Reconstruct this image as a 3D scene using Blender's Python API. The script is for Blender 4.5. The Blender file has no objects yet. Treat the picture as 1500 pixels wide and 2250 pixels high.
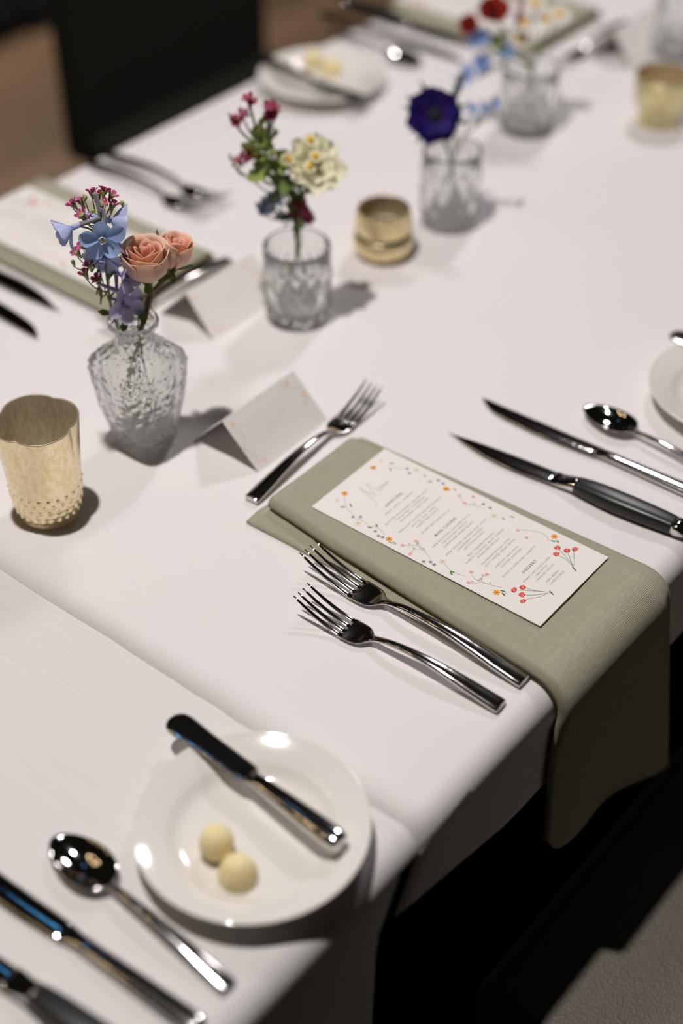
import bpy, bmesh, math, random
from mathutils import Vector, Matrix, noise
random.seed(7)
SC = bpy.context.scene
COL = SC.collection
PI = math.pi
V = Vector

# ------------------------------------------------------------------ camera
TZ = 0.75                                   # height of the table top
cam_data = bpy.data.cameras.new('camera')
cam_data.sensor_fit = 'VERTICAL'
cam_data.sensor_height = 36.0
cam_data.lens = 3340.0 / 2250.0 * 36.0
cam_data.clip_start = 0.05
cam_data.dof.use_dof = True
cam_data.dof.focus_distance = 1.215
cam_data.dof.aperture_fstop = 1.75
cam_data.dof.aperture_blades = 0
cam = bpy.data.objects.new('camera', cam_data)
COL.objects.link(cam)
pitch, yaw = math.radians(40.54), math.radians(39.2)
fw = V((math.cos(yaw) * math.cos(pitch), math.sin(yaw) * math.cos(pitch), -math.sin(pitch)))
rt = V((math.sin(yaw), -math.cos(yaw), 0))
up = rt.cross(fw)
cam.matrix_world = Matrix.Translation((0, -0.374, TZ + 0.85)) @ Matrix((rt, up, -fw)).transposed().to_4x4()
SC.camera = cam

# ------------------------------------------------------------------ world, lamps, exposure
world = bpy.data.worlds.new('dim_room')
SC.world = world
world.use_nodes = True
world.node_tree.nodes['Background'].inputs[0].default_value = (1.0, 0.86, 0.62, 1)
world.node_tree.nodes['Background'].inputs[1].default_value = 0.005

def lamp(name, loc, watts, radius, color=(1, 0.945, 0.92), aim=None, cone=None, blend=0.6):
    d = bpy.data.lights.new(name, 'SPOT' if cone else 'POINT')
    d.energy = watts
    d.color = color
    d.shadow_soft_size = radius
    o = bpy.data.objects.new(name, d)
    COL.objects.link(o)
    o.location = loc
    if cone:
        d.spot_size = math.radians(cone)
        d.spot_blend = blend
        o.rotation_euler = (V(aim) - V(loc)).to_track_quat('-Z', 'Y').to_euler()
    return o

# the pendant bulb above this end of the table, a second one farther along, and an added warm spot that brightens the far floor
lamp('pendant_bulb', (0.50, 0.45, TZ + 1.90), 114, 0.032)
lamp('pendant_bulb', (2.30, 0.76, TZ + 1.50), 42, 0.11, (1, 0.95, 0.98))
lamp('far_floor_fill', (2.3, 2.6, 2.75), 640, 0.05, (1, 0.78, 0.54), aim=(2.2, 2.3, 0.0), cone=70)
# small warm bulbs of the room's chandelier and a blue stage lamp (seen only as glints in the steel)
for k in range(9):
    a = k * 2.4
    lamp('chandelier_bulb', (-0.35 + 0.55 * math.cos(a) * (0.4 + 0.07 * k), 1.70 + 0.5 * math.sin(a), 2.75 + 0.05 * (k % 3)), 1.1, 0.045, (1, 0.72, 0.4))
lamp('stage_lamp', (1.12, 1.46, TZ + 2.15), 0.28, 0.032, (0.10, 0.46, 1.0))

SC.view_settings.view_transform = 'Standard'
SC.view_settings.look = 'None'
SC.view_settings.gamma = 1.0
SC.view_settings.use_curve_mapping = False
SC.view_settings.exposure = 0.0
try:
    SC.cycles.sample_clamp_indirect = 6.0
    SC.cycles.max_bounces = 14
    SC.cycles.transmission_bounces = 12
    SC.cycles.use_denoising = True
except Exception:
    pass

# ------------------------------------------------------------------ materials
def mat(name, color, rough=0.5, metal=0.0, trans=0.0, ior=1.45, sss=0.0, sheen=0.0, coat=0.0, spec=0.5):
    m = bpy.data.materials.new(name)
    m.use_nodes = True
    b = m.node_tree.nodes['Principled BSDF']
    b.inputs['Base Color'].default_value = (*color, 1)
    b.inputs['Roughness'].default_value = rough
    b.inputs['Metallic'].default_value = metal
    b.inputs['Transmission Weight'].default_value = trans
    b.inputs['IOR'].default_value = ior
    b.inputs['Specular IOR Level'].default_value = spec
    if sss:
        b.inputs['Subsurface Weight'].default_value = sss
        b.inputs['Subsurface Radius'].default_value = (0.004, 0.0025, 0.0015)
        b.inputs['Subsurface Scale'].default_value = 1.0
    if sheen:
        b.inputs['Sheen Weight'].default_value = sheen
        b.inputs['Sheen Roughness'].default_value = 0.5
    if coat:
        b.inputs['Coat Weight'].default_value = coat
        b.inputs['Coat Roughness'].default_value = 0.04
    return m

def N(m, t, **kw):
    n = m.node_tree.nodes.new(t)
    for k, v in kw.items():
        setattr(n, k, v)
    return n

def bsdf(m):
    return m.node_tree.nodes['Principled BSDF']

def link(m, a, b):
    m.node_tree.links.new(a, b)

def add_noise(m, scale, lo, hi, coord='Object', stretch=(1, 1, 1), detail=3, to='Base Color', ramp=(0.35, 0.65)):
    tc = N(m, 'ShaderNodeTexCoord')
    mp = N(m, 'ShaderNodeMapping')
    mp.inputs['Scale'].default_value = stretch
    nz = N(m, 'ShaderNodeTexNoise')
    nz.inputs['Scale'].default_value = scale
    nz.inputs['Detail'].default_value = detail
    cr = N(m, 'ShaderNodeValToRGB')
    cr.color_ramp.elements[0].position = ramp[0]
    cr.color_ramp.elements[1].position = ramp[1]
    cr.color_ramp.elements[0].color = (*lo, 1)
    cr.color_ramp.elements[1].color = (*hi, 1)
    link(m, tc.outputs[coord], mp.inputs['Vector'])
    link(m, mp.outputs[0], nz.inputs['Vector'])
    link(m, nz.outputs['Fac'], cr.inputs['Fac'])
    link(m, cr.outputs['Color'], bsdf(m).inputs[to])
    return nz

def add_bump(m, height, dist, strength=1.0):
    bp = N(m, 'ShaderNodeBump')
    bp.inputs['Distance'].default_value = dist
    bp.inputs['Strength'].default_value = strength
    link(m, height, bp.inputs['Height'])
    link(m, bp.outputs[0], bsdf(m).inputs['Normal'])
    return bp

def noise_bump(m, scale, dist, coord='Object', stretch=(1, 1, 1), detail=3, strength=1.0):
    tc = N(m, 'ShaderNodeTexCoord')
    mp = N(m, 'ShaderNodeMapping')
    mp.inputs['Scale'].default_value = stretch
    nz = N(m, 'ShaderNodeTexNoise')
    nz.inputs['Scale'].default_value = scale
    nz.inputs['Detail'].default_value = detail
    link(m, tc.outputs[coord], mp.inputs['Vector'])
    link(m, mp.outputs[0], nz.inputs['Vector'])
    add_bump(m, nz.outputs['Fac'], dist, strength)

def math_node(m, op, a, b=None):
    n = N(m, 'ShaderNodeMath', operation=op)
    for i, x in enumerate((a, b)):
        if x is None:
            continue
        if isinstance(x, (int, float)):
            n.inputs[i].default_value = x
        else:
            link(m, x, n.inputs[i])
    return n.outputs[0]

def weave(m, pitch, dist, slub=0.6, color=None):
    """Crossed threads from the UV map (UVs are in metres)."""
    tc = N(m, 'ShaderNodeTexCoord')
    sp = N(m, 'ShaderNodeSeparateXYZ')
    nz = N(m, 'ShaderNodeTexNoise')
    nz.inputs['Scale'].default_value = 220
    nz.inputs['Detail'].default_value = 1
    link(m, tc.outputs['UV'], nz.inputs['Vector'])
    link(m, tc.outputs['UV'], sp.inputs[0])
    k = 2 * PI / pitch
    wob = math_node(m, 'MULTIPLY', nz.outputs['Fac'], 1.2)
    su = math_node(m, 'SINE', math_node(m, 'ADD', math_node(m, 'MULTIPLY', sp.outputs[0], k), wob))
    sv = math_node(m, 'SINE', math_node(m, 'ADD', math_node(m, 'MULTIPLY', sp.outputs[1], k), wob))
    weft = math_node(m, 'MULTIPLY', math_node(m, 'ADD', su, 1.0), math_node(m, 'ADD', sv, 1.0))
    # slubs: long thick yarns running each way
    hs = []
    for st in ((60, 1400, 1), (1400, 60, 1)):
        mp = N(m, 'ShaderNodeMapping')
        mp.inputs['Scale'].default_value = st
        n2 = N(m, 'ShaderNodeTexNoise')
        n2.inputs['Scale'].default_value = 1.0
        n2.inputs['Detail'].default_value = 2
        link(m, tc.outputs['UV'], mp.inputs['Vector'])
        link(m, mp.outputs[0], n2.inputs['Vector'])
        hs.append(n2.outputs['Fac'])
    sl = math_node(m, 'MULTIPLY', math_node(m, 'ADD', hs[0], hs[1]), slub * 4)
    h = math_node(m, 'ADD', weft, sl)
    add_bump(m, h, dist)
    if color:
        cr = N(m, 'ShaderNodeValToRGB')
        cr.color_ramp.elements[0].position = 0.30
        cr.color_ramp.elements[1].position = 0.75
        cr.color_ramp.elements[0].color = (*color[0], 1)
        cr.color_ramp.elements[1].color = (*color[1], 1)
        link(m, math_node(m, 'MULTIPLY', h, 0.155), cr.inputs['Fac'])
        link(m, cr.outputs[0], bsdf(m).inputs['Base Color'])

M = {}
M['cloth'] = mat('white_tablecloth', (0.80, 0.765, 0.76), 0.92, spec=0.15)
noise_bump(M['cloth'], 1.0, 0.00016, stretch=(1500, 260, 1), detail=2)
M['cloth2'] = mat('white_ribbed_tablecloth', (0.76, 0.735, 0.72), 0.92, spec=0.15)
noise_bump(M['cloth2'], 1.0, 0.0009, stretch=(620, 7, 1), detail=3)
M['linen'] = mat('sage_linen', (0.40, 0.385, 0.285), 0.95, sheen=0.35, spec=0.1)
weave(M['linen'], 0.00085, 0.00015, 0.55, ((0.43, 0.407, 0.275), (0.71, 0.675, 0.475)))
M['card'] = mat('white_card', (0.83, 0.80, 0.765), 0.8, spec=0.2)
M['steel'] = mat('polished_steel', (0.74, 0.72, 0.69), 0.10, metal=1.0)
noise_bump(M['steel'], 90, 0.00012, detail=2)
M['mirror'] = mat('mirror_steel', (0.74, 0.72, 0.69), 0.05, metal=1.0)
M['blade'] = mat('steel_blade', (0.56, 0.55, 0.52), 0.07, metal=1.0)
noise_bump(M['blade'], 1.0, 0.00002, stretch=(150, 2000, 100), detail=1)
M['black'] = mat('black_handle', (0.018, 0.018, 0.016), 0.34)
M['china'] = mat('white_porcelain', (0.83, 0.80, 0.755), 0.09, coat=0.6)
M['butter'] = mat('butter', (0.90, 0.77, 0.43), 0.55, sss=0.5)
noise_bump(M['butter'], 400, 0.0006, detail=4)
M['glass'] = mat('clear_glass', (0.95, 0.965, 0.96), 0.02, trans=1.0, ior=1.47)
M['press'] = mat('pressed_glass', (0.985, 0.995, 0.985), 0.05, trans=1.0, ior=1.26)
pv = N(M['press'], 'ShaderNodeTexVoronoi', feature='SMOOTH_F1')
pv.inputs['Scale'].default_value = 190
ptc = N(M['press'], 'ShaderNodeTexCoord')
link(M['press'], ptc.outputs['Object'], pv.inputs['Vector'])
add_bump(M['press'], pv.outputs['Distance'], 0.0018)
def frosted(m, share, c):
    a = N(m, 'ShaderNodeBsdfTranslucent'); a.inputs['Color'].default_value = (*c, 1)
    d = N(m, 'ShaderNodeBsdfDiffuse'); d.inputs['Color'].default_value = (*c, 1)
    x = N(m, 'ShaderNodeMixShader'); x.inputs[0].default_value = 0.5
    y = N(m, 'ShaderNodeMixShader'); y.inputs[0].default_value = share
    link(m, a.outputs[0], x.inputs[1]); link(m, d.outputs[0], x.inputs[2])
    link(m, bsdf(m).outputs[0], y.inputs[1]); link(m, x.outputs[0], y.inputs[2])
    link(m, y.outputs[0], m.node_tree.nodes['Material Output'].inputs['Surface'])
M['cut'] = mat('cut_glass', (0.99, 0.995, 0.99), 0.02, trans=1.0, ior=1.38)
frosted(M['cut'], 0.09, (0.97, 0.98, 0.96))
frosted(M['press'], 0.13, (0.97, 0.98, 0.96))
M['leather'] = mat('grey_leather', (0.165, 0.148, 0.12), 0.5, spec=0.4)
vt = N(M['leather'], 'ShaderNodeTexVoronoi')
vt.inputs['Scale'].default_value = 420
tcv = N(M['leather'], 'ShaderNodeTexCoord')
link(M['leather'], tcv.outputs['Object'], vt.inputs['Vector'])
add_bump(M['leather'], vt.outputs['Distance'], 0.0009)
M['navy'] = mat('navy_upholstery', (0.012, 0.013, 0.02), 0.8)
M['dark'] = mat('black_upholstery', (0.016, 0.017, 0.013), 0.85, spec=0.2)
noise_bump(M['dark'], 700, 0.0004)
M['groove_shade'] = mat('groove_shade_tint', (0.03, 0.035, 0.028), 0.35, metal=0.6)
M['wood'] = mat('dark_wood', (0.03, 0.02, 0.014), 0.5)
M['floor'] = mat('brown_floor', (0.3, 0.2, 0.13), 0.6)
add_noise(M['floor'], 1.0, (0.020, 0.013, 0.008), (0.068, 0.047, 0.033), stretch=(1.3, 5.0, 1), detail=4, ramp=(0.3, 0.7))

def mercury(name, light, dark, scale, lo=0.40, hi=0.58, rough=0.17, thru=0.15):
    """Silvered (mercury) glass: a mirror coat mottled between two tints."""
    m = mat(name, light, rough, metal=1.0, coat=0.3)
    nz = add_noise(m, 1.0, dark, light, stretch=scale, detail=6, ramp=(lo, hi))
    nz.inputs['Roughness'].default_value = 0.7
    add_bump(m, nz.outputs['Fac'], 0.0005)
    t = N(m, 'ShaderNodeBsdfTranslucent'); t.inputs['Color'].default_value = (*light, 1)
    d = N(m, 'ShaderNodeBsdfDiffuse'); d.inputs['Color'].default_value = (*light, 1)
    x = N(m, 'ShaderNodeMixShader'); x.inputs[0].default_value = 0.5
    y = N(m, 'ShaderNodeMixShader'); y.inputs[0].default_value = thru
    link(m, t.outputs[0], x.inputs[1]); link(m, d.outputs[0], x.inputs[2])
    link(m, bsdf(m).outputs[0], y.inputs[1]); link(m, x.outputs[0], y.inputs[2])
    link(m, y.outputs[0], m.node_tree.nodes['Material Output'].inputs['Surface'])
    return m

M['mercury'] = mercury('gold_mercury_glass', (1.0, 0.89, 0.62), (0.90, 0.72, 0.40), (230, 230, 150))
M['mercury_in'] = mercury('silvered_inside', (1.0, 0.93, 0.78), (0.50, 0.47, 0.38), (420, 420, 90), 0.38, 0.60, 0.30, 0.5)
M['amber'] = mercury('amber_mercury_glass', (1.0, 0.86, 0.52), (0.85, 0.66, 0.32), (150, 150, 120), 0.40, 0.58, 0.30, 0.3)
M['gold_in'] = mercury('tan_inside', (0.90, 0.76, 0.54), (0.70, 0.58, 0.40), (200, 200, 80), 0.3, 0.7, 0.4, 0.6)
M['olive'] = mercury('olive_gold_mercury_glass', (0.86, 0.78, 0.46), (0.62, 0.54, 0.25), (130, 130, 110), 0.40, 0.58, 0.28, 0.25)

def petal_mat(name, c, c2=None, rough=0.6, trans=0.3, scale=160):
    m = mat(name, c, rough, spec=0.25)
    if c2:
        add_noise(m, scale, c2, c, detail=2)
    t = N(m, 'ShaderNodeBsdfTranslucent')
    t.inputs['Color'].default_value = (*c, 1)
    x = N(m, 'ShaderNodeMixShader')
    x.inputs[0].default_value = trans
    link(m, bsdf(m).outputs[0], x.inputs[1])
    link(m, t.outputs[0], x.inputs[2])
    link(m, x.outputs[0], m.node_tree.nodes['Material Output'].inputs['Surface'])
    return m

M['magenta'] = petal_mat('magenta_petal', (0.40, 0.03, 0.15), (0.62, 0.16, 0.34))
M['pink'] = petal_mat('dusty_pink_petal', (0.50, 0.10, 0.17), (0.30, 0.05, 0.11))
M['blue'] = petal_mat('pale_blue_petal', (0.60, 0.66, 0.92), (0.47, 0.55, 0.87))
M['lilac'] = petal_mat('lilac_petal', (0.62, 0.59, 0.82), (0.47, 0.45, 0.74))
M['sky'] = petal_mat('sky_blue_petal', (0.36, 0.52, 0.84), (0.45, 0.60, 0.88))
M['greyblue'] = petal_mat('grey_blue_petal', (0.42, 0.47, 0.58), (0.32, 0.38, 0.48))
M['peach'] = petal_mat('peach_petal', (0.96, 0.70, 0.53), (0.97, 0.78, 0.64), trans=0.35)
M['peach_in'] = petal_mat('deep_peach_petal', (0.95, 0.56, 0.39), (0.96, 0.68, 0.52), trans=0.4)
M['spur'] = mat('furry_grey_spur', (0.25, 0.22, 0.24), 0.9, sheen=0.5)
M['stem'] = mat('green_stem', (0.13, 0.19, 0.045), 0.6)
M['leaf'] = petal_mat('green_leaf', (0.10, 0.17, 0.04), (0.16, 0.23, 0.06), trans=0.2)
M['lime'] = petal_mat('lime_leaf', (0.38, 0.45, 0.13), (0.27, 0.36, 0.09), trans=0.3)
M['redstem'] = mat('reddish_stem', (0.15, 0.075, 0.03), 0.6)
M['budgreen'] = mat('green_bud', (0.32, 0.38, 0.10), 0.55)
M['violet'] = petal_mat('deep_violet_petal', (0.016, 0.007, 0.11), (0.042, 0.015, 0.20), trans=0.25, scale=60)
M['blackeye'] = mat('black_stamens', (0.012, 0.010, 0.016), 0.9)
M['cream'] = petal_mat('cream_petal', (0.92, 0.89, 0.70), (0.85, 0.83, 0.60), trans=0.35, scale=80)
M['white'] = petal_mat('white_petal', (0.85, 0.83, 0.76))
M['yolk'] = mat('yellow_flower_eye', (0.80, 0.48, 0.03), 0.8)
M['red'] = petal_mat('brick_red_petal', (0.42, 0.045, 0.02), (0.30, 0.025, 0.015))

# ink: flat printed colours held as a face colour on the print mesh
M['ink'] = mat('printing_ink', (0.2, 0.2, 0.2), 0.85, spec=0.1)
at_ = N(M['ink'], 'ShaderNodeAttribute', attribute_name='ink')
link(M['ink'], at_.outputs['Color'], bsdf(M['ink']).inputs['Base Color'])

# ------------------------------------------------------------------ helpers
def mesh(name, verts, faces, smooth=True, uvs=None):
    me = bpy.data.meshes.new(name)
    me.from_pydata([tuple(v) for v in verts], [], faces)
    if uvs:
        lay = me.uv_layers.new(name='UVMap')
        for i, l in enumerate(me.loops):
            lay.data[i].uv = uvs[l.vertex_index]
    if smooth:
        for p in me.polygons:
            p.use_smooth = True
    me.update()
    return me

def obj(name, me, m, parent=None, mx=None):
    o = bpy.data.objects.new(name, me)
    if m is not None and not me.materials:
        me.materials.append(M[m] if isinstance(m, str) else m)
    COL.objects.link(o)
    o.parent = parent
    if mx is not None:
        o.matrix_basis = mx
    return o

def tag(o, label, cat, group=None):
    o['label'] = label
    o['category'] = cat
    if group:
        o['group'] = group
    return o

def thing(name, loc, label, cat, group=None, rz=0.0):
    o = bpy.data.objects.new(name, None)
    o.empty_display_size = 0.02
    COL.objects.link(o)
    o.location = loc
    o.rotation_euler = (0, 0, rz)
    return tag(o, label, cat, group)

def copy_tree(o, parent=None):
    c = o.copy()
    COL.objects.link(c)
    c.parent = parent
    for ch in list(o.children):
        copy_tree(ch, c)
    return c

def join(parts):
    """Several (verts, faces) -> one."""
    vs, fs = [], []
    for v, f in parts:
        k = len(vs)
        vs += list(v)
        fs += [tuple(i + k for i in q) for q in f]
    return vs, fs

def loft(rings, cap0=True, cap1=True, closed=True):
    n = len(rings[0])
    vs = [p for r in rings for p in r]
    fs = []
    for i in range(len(rings) - 1):
        for j in range(n if closed else n - 1):
            a, b = i * n + j, i * n + (j + 1) % n
            fs.append((a, b, b + n, a + n))
    if cap0:
        fs.append(tuple(range(n - 1, -1, -1)))
    if cap1:
        fs.append(tuple(range((len(rings) - 1) * n, len(rings) * n)))
    return vs, fs

def se_ring(y, x0, w, t, zc, n=16, e=3.0, sag=0.0):
    """Rounded-box cross-section (superellipse) in the x-z plane at y."""
    r = []
    for k in range(n):
        a = 2 * PI * (k + 0.5) / n
        c, s = math.cos(a), math.sin(a)
        x = w * math.copysign(abs(c) ** (2 / e), c)
        z = t * math.copysign(abs(s) ** (2 / e), s)
        r.append((x0 + x, y, zc + z + sag * (x / max(w, 1e-6)) ** 2))
    return r

def spline(pts, n):
    """Catmull-Rom through pts (tuples of any length), n samples per span."""
    out = []
    P = [pts[0]] + list(pts) + [pts[-1]]
    for i in range(1, len(P) - 2):
        for k in range(n):
            t = k / n
            out.append(tuple(0.5 * ((2 * b) + (c - a) * t + (2 * a - 5 * b + 4 * c - d) * t * t + (3 * b - a - 3 * c + d) * t ** 3)
                             for a, b, c, d in zip(P[i - 1], P[i], P[i + 1], P[i + 2])))
    out.append(tuple(pts[-1]))
    return out

def tube(pts, r0, r1=None, n=7, smooth=4):
    r1 = r0 if r1 is None else r1
    p = [V(q) for q in (spline(pts, smooth) if len(pts) > 2 else pts)]
    rings = []
    ref = V((0.31, 0.22, 0.93))
    for i, q in enumerate(p):
        d = (p[min(i + 1, len(p) - 1)] - p[max(i - 1, 0)]).normalized()
        a = d.cross(ref if abs(d.dot(ref)) < 0.95 else V((1, 0, 0))).normalized()
        b = d.cross(a)
        r = r0 + (r1 - r0) * i / (len(p) - 1)
        rings.append([q + (a * math.cos(2 * PI * k / n) + b * math.sin(2 * PI * k / n)) * r for k in range(n)])
    return loft(rings)

def lathe(profile, n=64, shape=None):
    """profile: list of (z, r, extra). shape(theta, z, r, extra) -> radius."""
    vs, fs = [], []
    for pr in profile:
        z, r = pr[0], pr[1]
        for k in range(n):
            th = 2 * PI * k / n
            rr = shape(th, z, r, pr[2] if len(pr) > 2 else None) if shape else r
            vs.append((rr * math.cos(th), rr * math.sin(th), z))
    for i in range(len(profile) - 1):
        for k in range(n):
            a, b = i * n + k, i * n + (k + 1) % n
            fs.append((a, b, b + n, a + n))
    if profile[0][1] > 1e-6:
        fs.append(tuple(range(n - 1, -1, -1)))
    if profile[-1][1] > 1e-6:
        fs.append(tuple((len(profile) - 1) * n + k for k in range(n)))
    return vs, fs

def blob(rx, ry, rz, nu=12, nv=8, c=(0, 0, 0)):
    rings = []
    for i in range(1, nv):
        a = PI * i / nv
        rings.append([(c[0] + rx * math.sin(a) * math.cos(2 * PI * k / nu), c[1] + ry * math.sin(a) * math.sin(2 * PI * k / nu), c[2] - rz * math.cos(a)) for k in range(nu)])
    return loft(rings)

def frame_z(axis, spin=0.0):
    z = V(axis).normalized()
    x = (V((0, 0, 1)) if abs(z.z) < 0.9 else V((1, 0, 0))).cross(z).normalized()
    y = z.cross(x)
    return Matrix((x, y, z)).transposed().to_4x4() @ Matrix.Rotation(spin, 4, 'Z')

def MX(loc, axis=(0, 0, 1), spin=0.0, s=1.0):
    return Matrix.Translation(loc) @ frame_z(axis, spin) @ Matrix.Scale(s, 4)

def xf(part, mx):
    return [mx @ V(v) for v in part[0]], part[1]

def petal(L, W, curl=0.2, cup=0.15, nu=4, nv=6, base=0.15, tip=1.0, ruffle=0.0, ph=0.0, th=0.0):
    """Petal from the origin along +Y, upper side +Z."""
    vs, fs = [], []
    for i in range(nv + 1):
        v = i / nv
        w = base + (1 - base) * math.sin(PI * min(1, 0.55 * v + 0.02)) ** 1.2
        w *= (1 - max(0, (v - 0.72) / 0.28) ** 2.2 * 0.75 * tip)
        for j in range(nu + 1):
            u = -1 + 2 * j / nu
            x = u * W / 2 * w
            y = L * v - (u * u) * L * 0.10 * v
            z = curl * L * v * v + cup * W * u * u * w + ruffle * L * v * v * math.sin(4.2 * u + ph)
            vs.append((x, y, z))
    for i in range(nv):
        for j in range(nu):
            a = i * (nu + 1) + j
            fs.append((a, a + 1, a + nu + 2, a + nu + 1))
    return vs, fs

def ring_of(part, n, tilt, jitter=0.0, r=0.0, start=0.0):
    out = []
    for k in range(n):
        m = Matrix.Rotation(start + 2 * PI * k / n + random.uniform(-jitter, jitter), 4, 'Z') @ Matrix.Translation((0, r, 0)) @ Matrix.Rotation(tilt + random.uniform(-jitter, jitter), 4, 'X')
        out.append(xf(part, m))
    return join(out)

# ------------------------------------------------------------------ floor
fl = obj('floor', mesh('floor', [(-5, -5, 0), (8, -5, 0), (8, 8, 0), (-5, 8, 0)], [(0, 1, 2, 3)], False), 'floor')
fl['kind'] = 'structure'

# ------------------------------------------------------------------ table and tablecloths
Y0, YB = 0.014, 0.872          # where the cloth starts to bend over the near and far edge
R = 0.020
ZC = 0.0015                    # cloth lies this far above the table top plane TZ

def edge(s, h=0.0):
    """Point of the cloth surface; s = distance from the bend (>0 towards the table middle, <0 down the drop); h = height above it.
    Returns (y, z) with z relative to TZ."""
    if s >= 0:
        return Y0 + s, ZC + h
    q = -s
    arc = R * PI / 2
    if q < arc:
        a = q / R
        return Y0 - (R + h) * math.sin(a), ZC - R + (R + h) * math.cos(a)
    return Y0 - R - h, ZC - R - (q - arc)

tb = thing('dining_table', (1.15, 0.443, 0), 'long dark wooden table hidden beneath the white tablecloths', 'table')
def boxpart(x0, x1, y0, y1, z0, z1):
    vs = [(x, y, z) for x in (x0, x1) for y in (y0, y1) for z in (z0, z1)]
    return vs, [(0, 1, 3, 2), (4, 6, 7, 5), (0, 4, 5, 1), (2, 3, 7, 6), (0, 2, 6, 4), (1, 5, 7, 3)]
vs, fs = boxpart(-1.7, 1.7, -0.428, 0.428, TZ - 0.032, TZ - 0.002)
top = obj('table_top', mesh('table_top', vs, fs, False), 'wood', tb)
b = top.modifiers.new('b', 'BEVEL'); b.width = 0.012; b.segments = 3
for sx in (-1, 1):
    for sy in (-1, 1):
        vs, fs = boxpart(sx * 1.6 - 0.035, sx * 1.6 + 0.035, sy * 0.36 - 0.03, sy * 0.36 + 0.03, 0, TZ - 0.032)
        obj('leg', mesh('table_leg', vs, fs, False), 'wood', tb)

def cloth(name, xs, drop, z0, m, label, edge_x=None, back=0.18, sway=1.0):
    rows = []
    S = [0.86, 0.6, 0.3, 0.1, 0.05, 0.02, 0.0] + [-R * PI / 2 * k / 8 for k in range(1, 9)]
    vs = []
    nrow = None
    for x in xs:
        dz = drop(x)
        col = []
        # far side hanging down
        for k in range(6, 0, -1):
            col.append((x, 2 * 0.443 - edge(-R * PI / 2 - back * k / 6)[0], edge(-R * PI / 2 - back * k / 6)[1]))
        for k in range(8, 0, -1):
            y, z = edge(-R * PI / 2 * k / 8)
            col.append((x, 2 * 0.443 - y, z))
        ys = 2 * 0.443 - 2 * Y0
        for k in range(0, 41):
            y, z = edge(ys * (1 - k / 40))
            col.append((x, y, z))
        for k in range(1, 9):
            y, z = edge(-R * PI / 2 * k / 8)
            col.append((x, y, z))
        for k in range(1, 17):
            q = (dz - R) * k / 16
            y, z = edge(-R * PI / 2 - q)
            wav = 0.012 * (q / 0.25) * (1 + math.sin(x * 17 + 1)) + 0.004 * (q / 0.1) * math.sin(x * 41)
            col.append((x, y - wav * sway, z))
        if edge_x:
            col = [(edge_x(p[1], p[2]) + (p[0] - xs[0]) * (xs[-1] - edge_x(p[1], p[2])) / (xs[-1] - xs[0]) if edge_x else p[0], p[1], p[2]) for p in col]
        nrow = len(col)
        vs += [(p[0], p[1], p[2] + TZ + z0 + 0.0004 * noise.noise((p[0] * 6, p[1] * 6, 3))) for p in col]
    fs = []
    for i in range(len(xs) - 1):
        for j in range(nrow - 1):
            a = i * nrow + j
            fs.append((a, a + 1, a + nrow + 1, a + nrow))
    o = obj(name, mesh(name, vs, fs), m)
    s = o.modifiers.new('s', 'SOLIDIFY'); s.thickness = 0.0007; s.offset = -1
    return tag(o, label, 'tablecloth')

def xr(a, b, n):
    return [a + (b - a) * k / n for k in range(n + 1)]

# left cloth lies underneath, the right cloth overlaps it along a wavering hem
def left_end(y, z):
    return 0.60 if z > -0.012 else 0.60 - min(0.11, 0.085 + (-z - 0.012) * 0.45)
def mirror_left(y, z):
    return left_end(y, z)
lx = xr(-0.62, 0.60, 40)
def left_cloth():
    o = cloth('tablecloth', lx[::-1], lambda x: 0.36, -0.0009, 'cloth2', 'ribbed white tablecloth on the near end, tucked under the other cloth', edge_x=left_end)
    return o
left_cloth()
def hem(y, z):
    return 0.536 + 0.0022 * noise.noise((y * 14, 1.5, 0)) + 0.0012 * noise.noise((y * 45, 7, 0)) - (max(0, -z - 0.01) * 0.5)
cloth('tablecloth', xr(0.536, 2.88, 90), lambda x: 0.062 + 0.042 * min(1, max(0, (x - 0.52) / 0.18)), 0.0004, 'cloth',
      'smooth white tablecloth under the place settings, overlapping the ribbed one', edge_x=hem, sway=0.0)
CT = TZ + ZC + 0.0005          # top of the cloth, where things stand

# ------------------------------------------------------------------ cutlery prototypes (handle end at the origin, pointing +Y)
def cut_handle(st, e=2.5):
    return loft([se_ring(y, x0, w, t, zc, 16, e) for (y, x0, w, t, zc) in spline(st, 4)])

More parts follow.
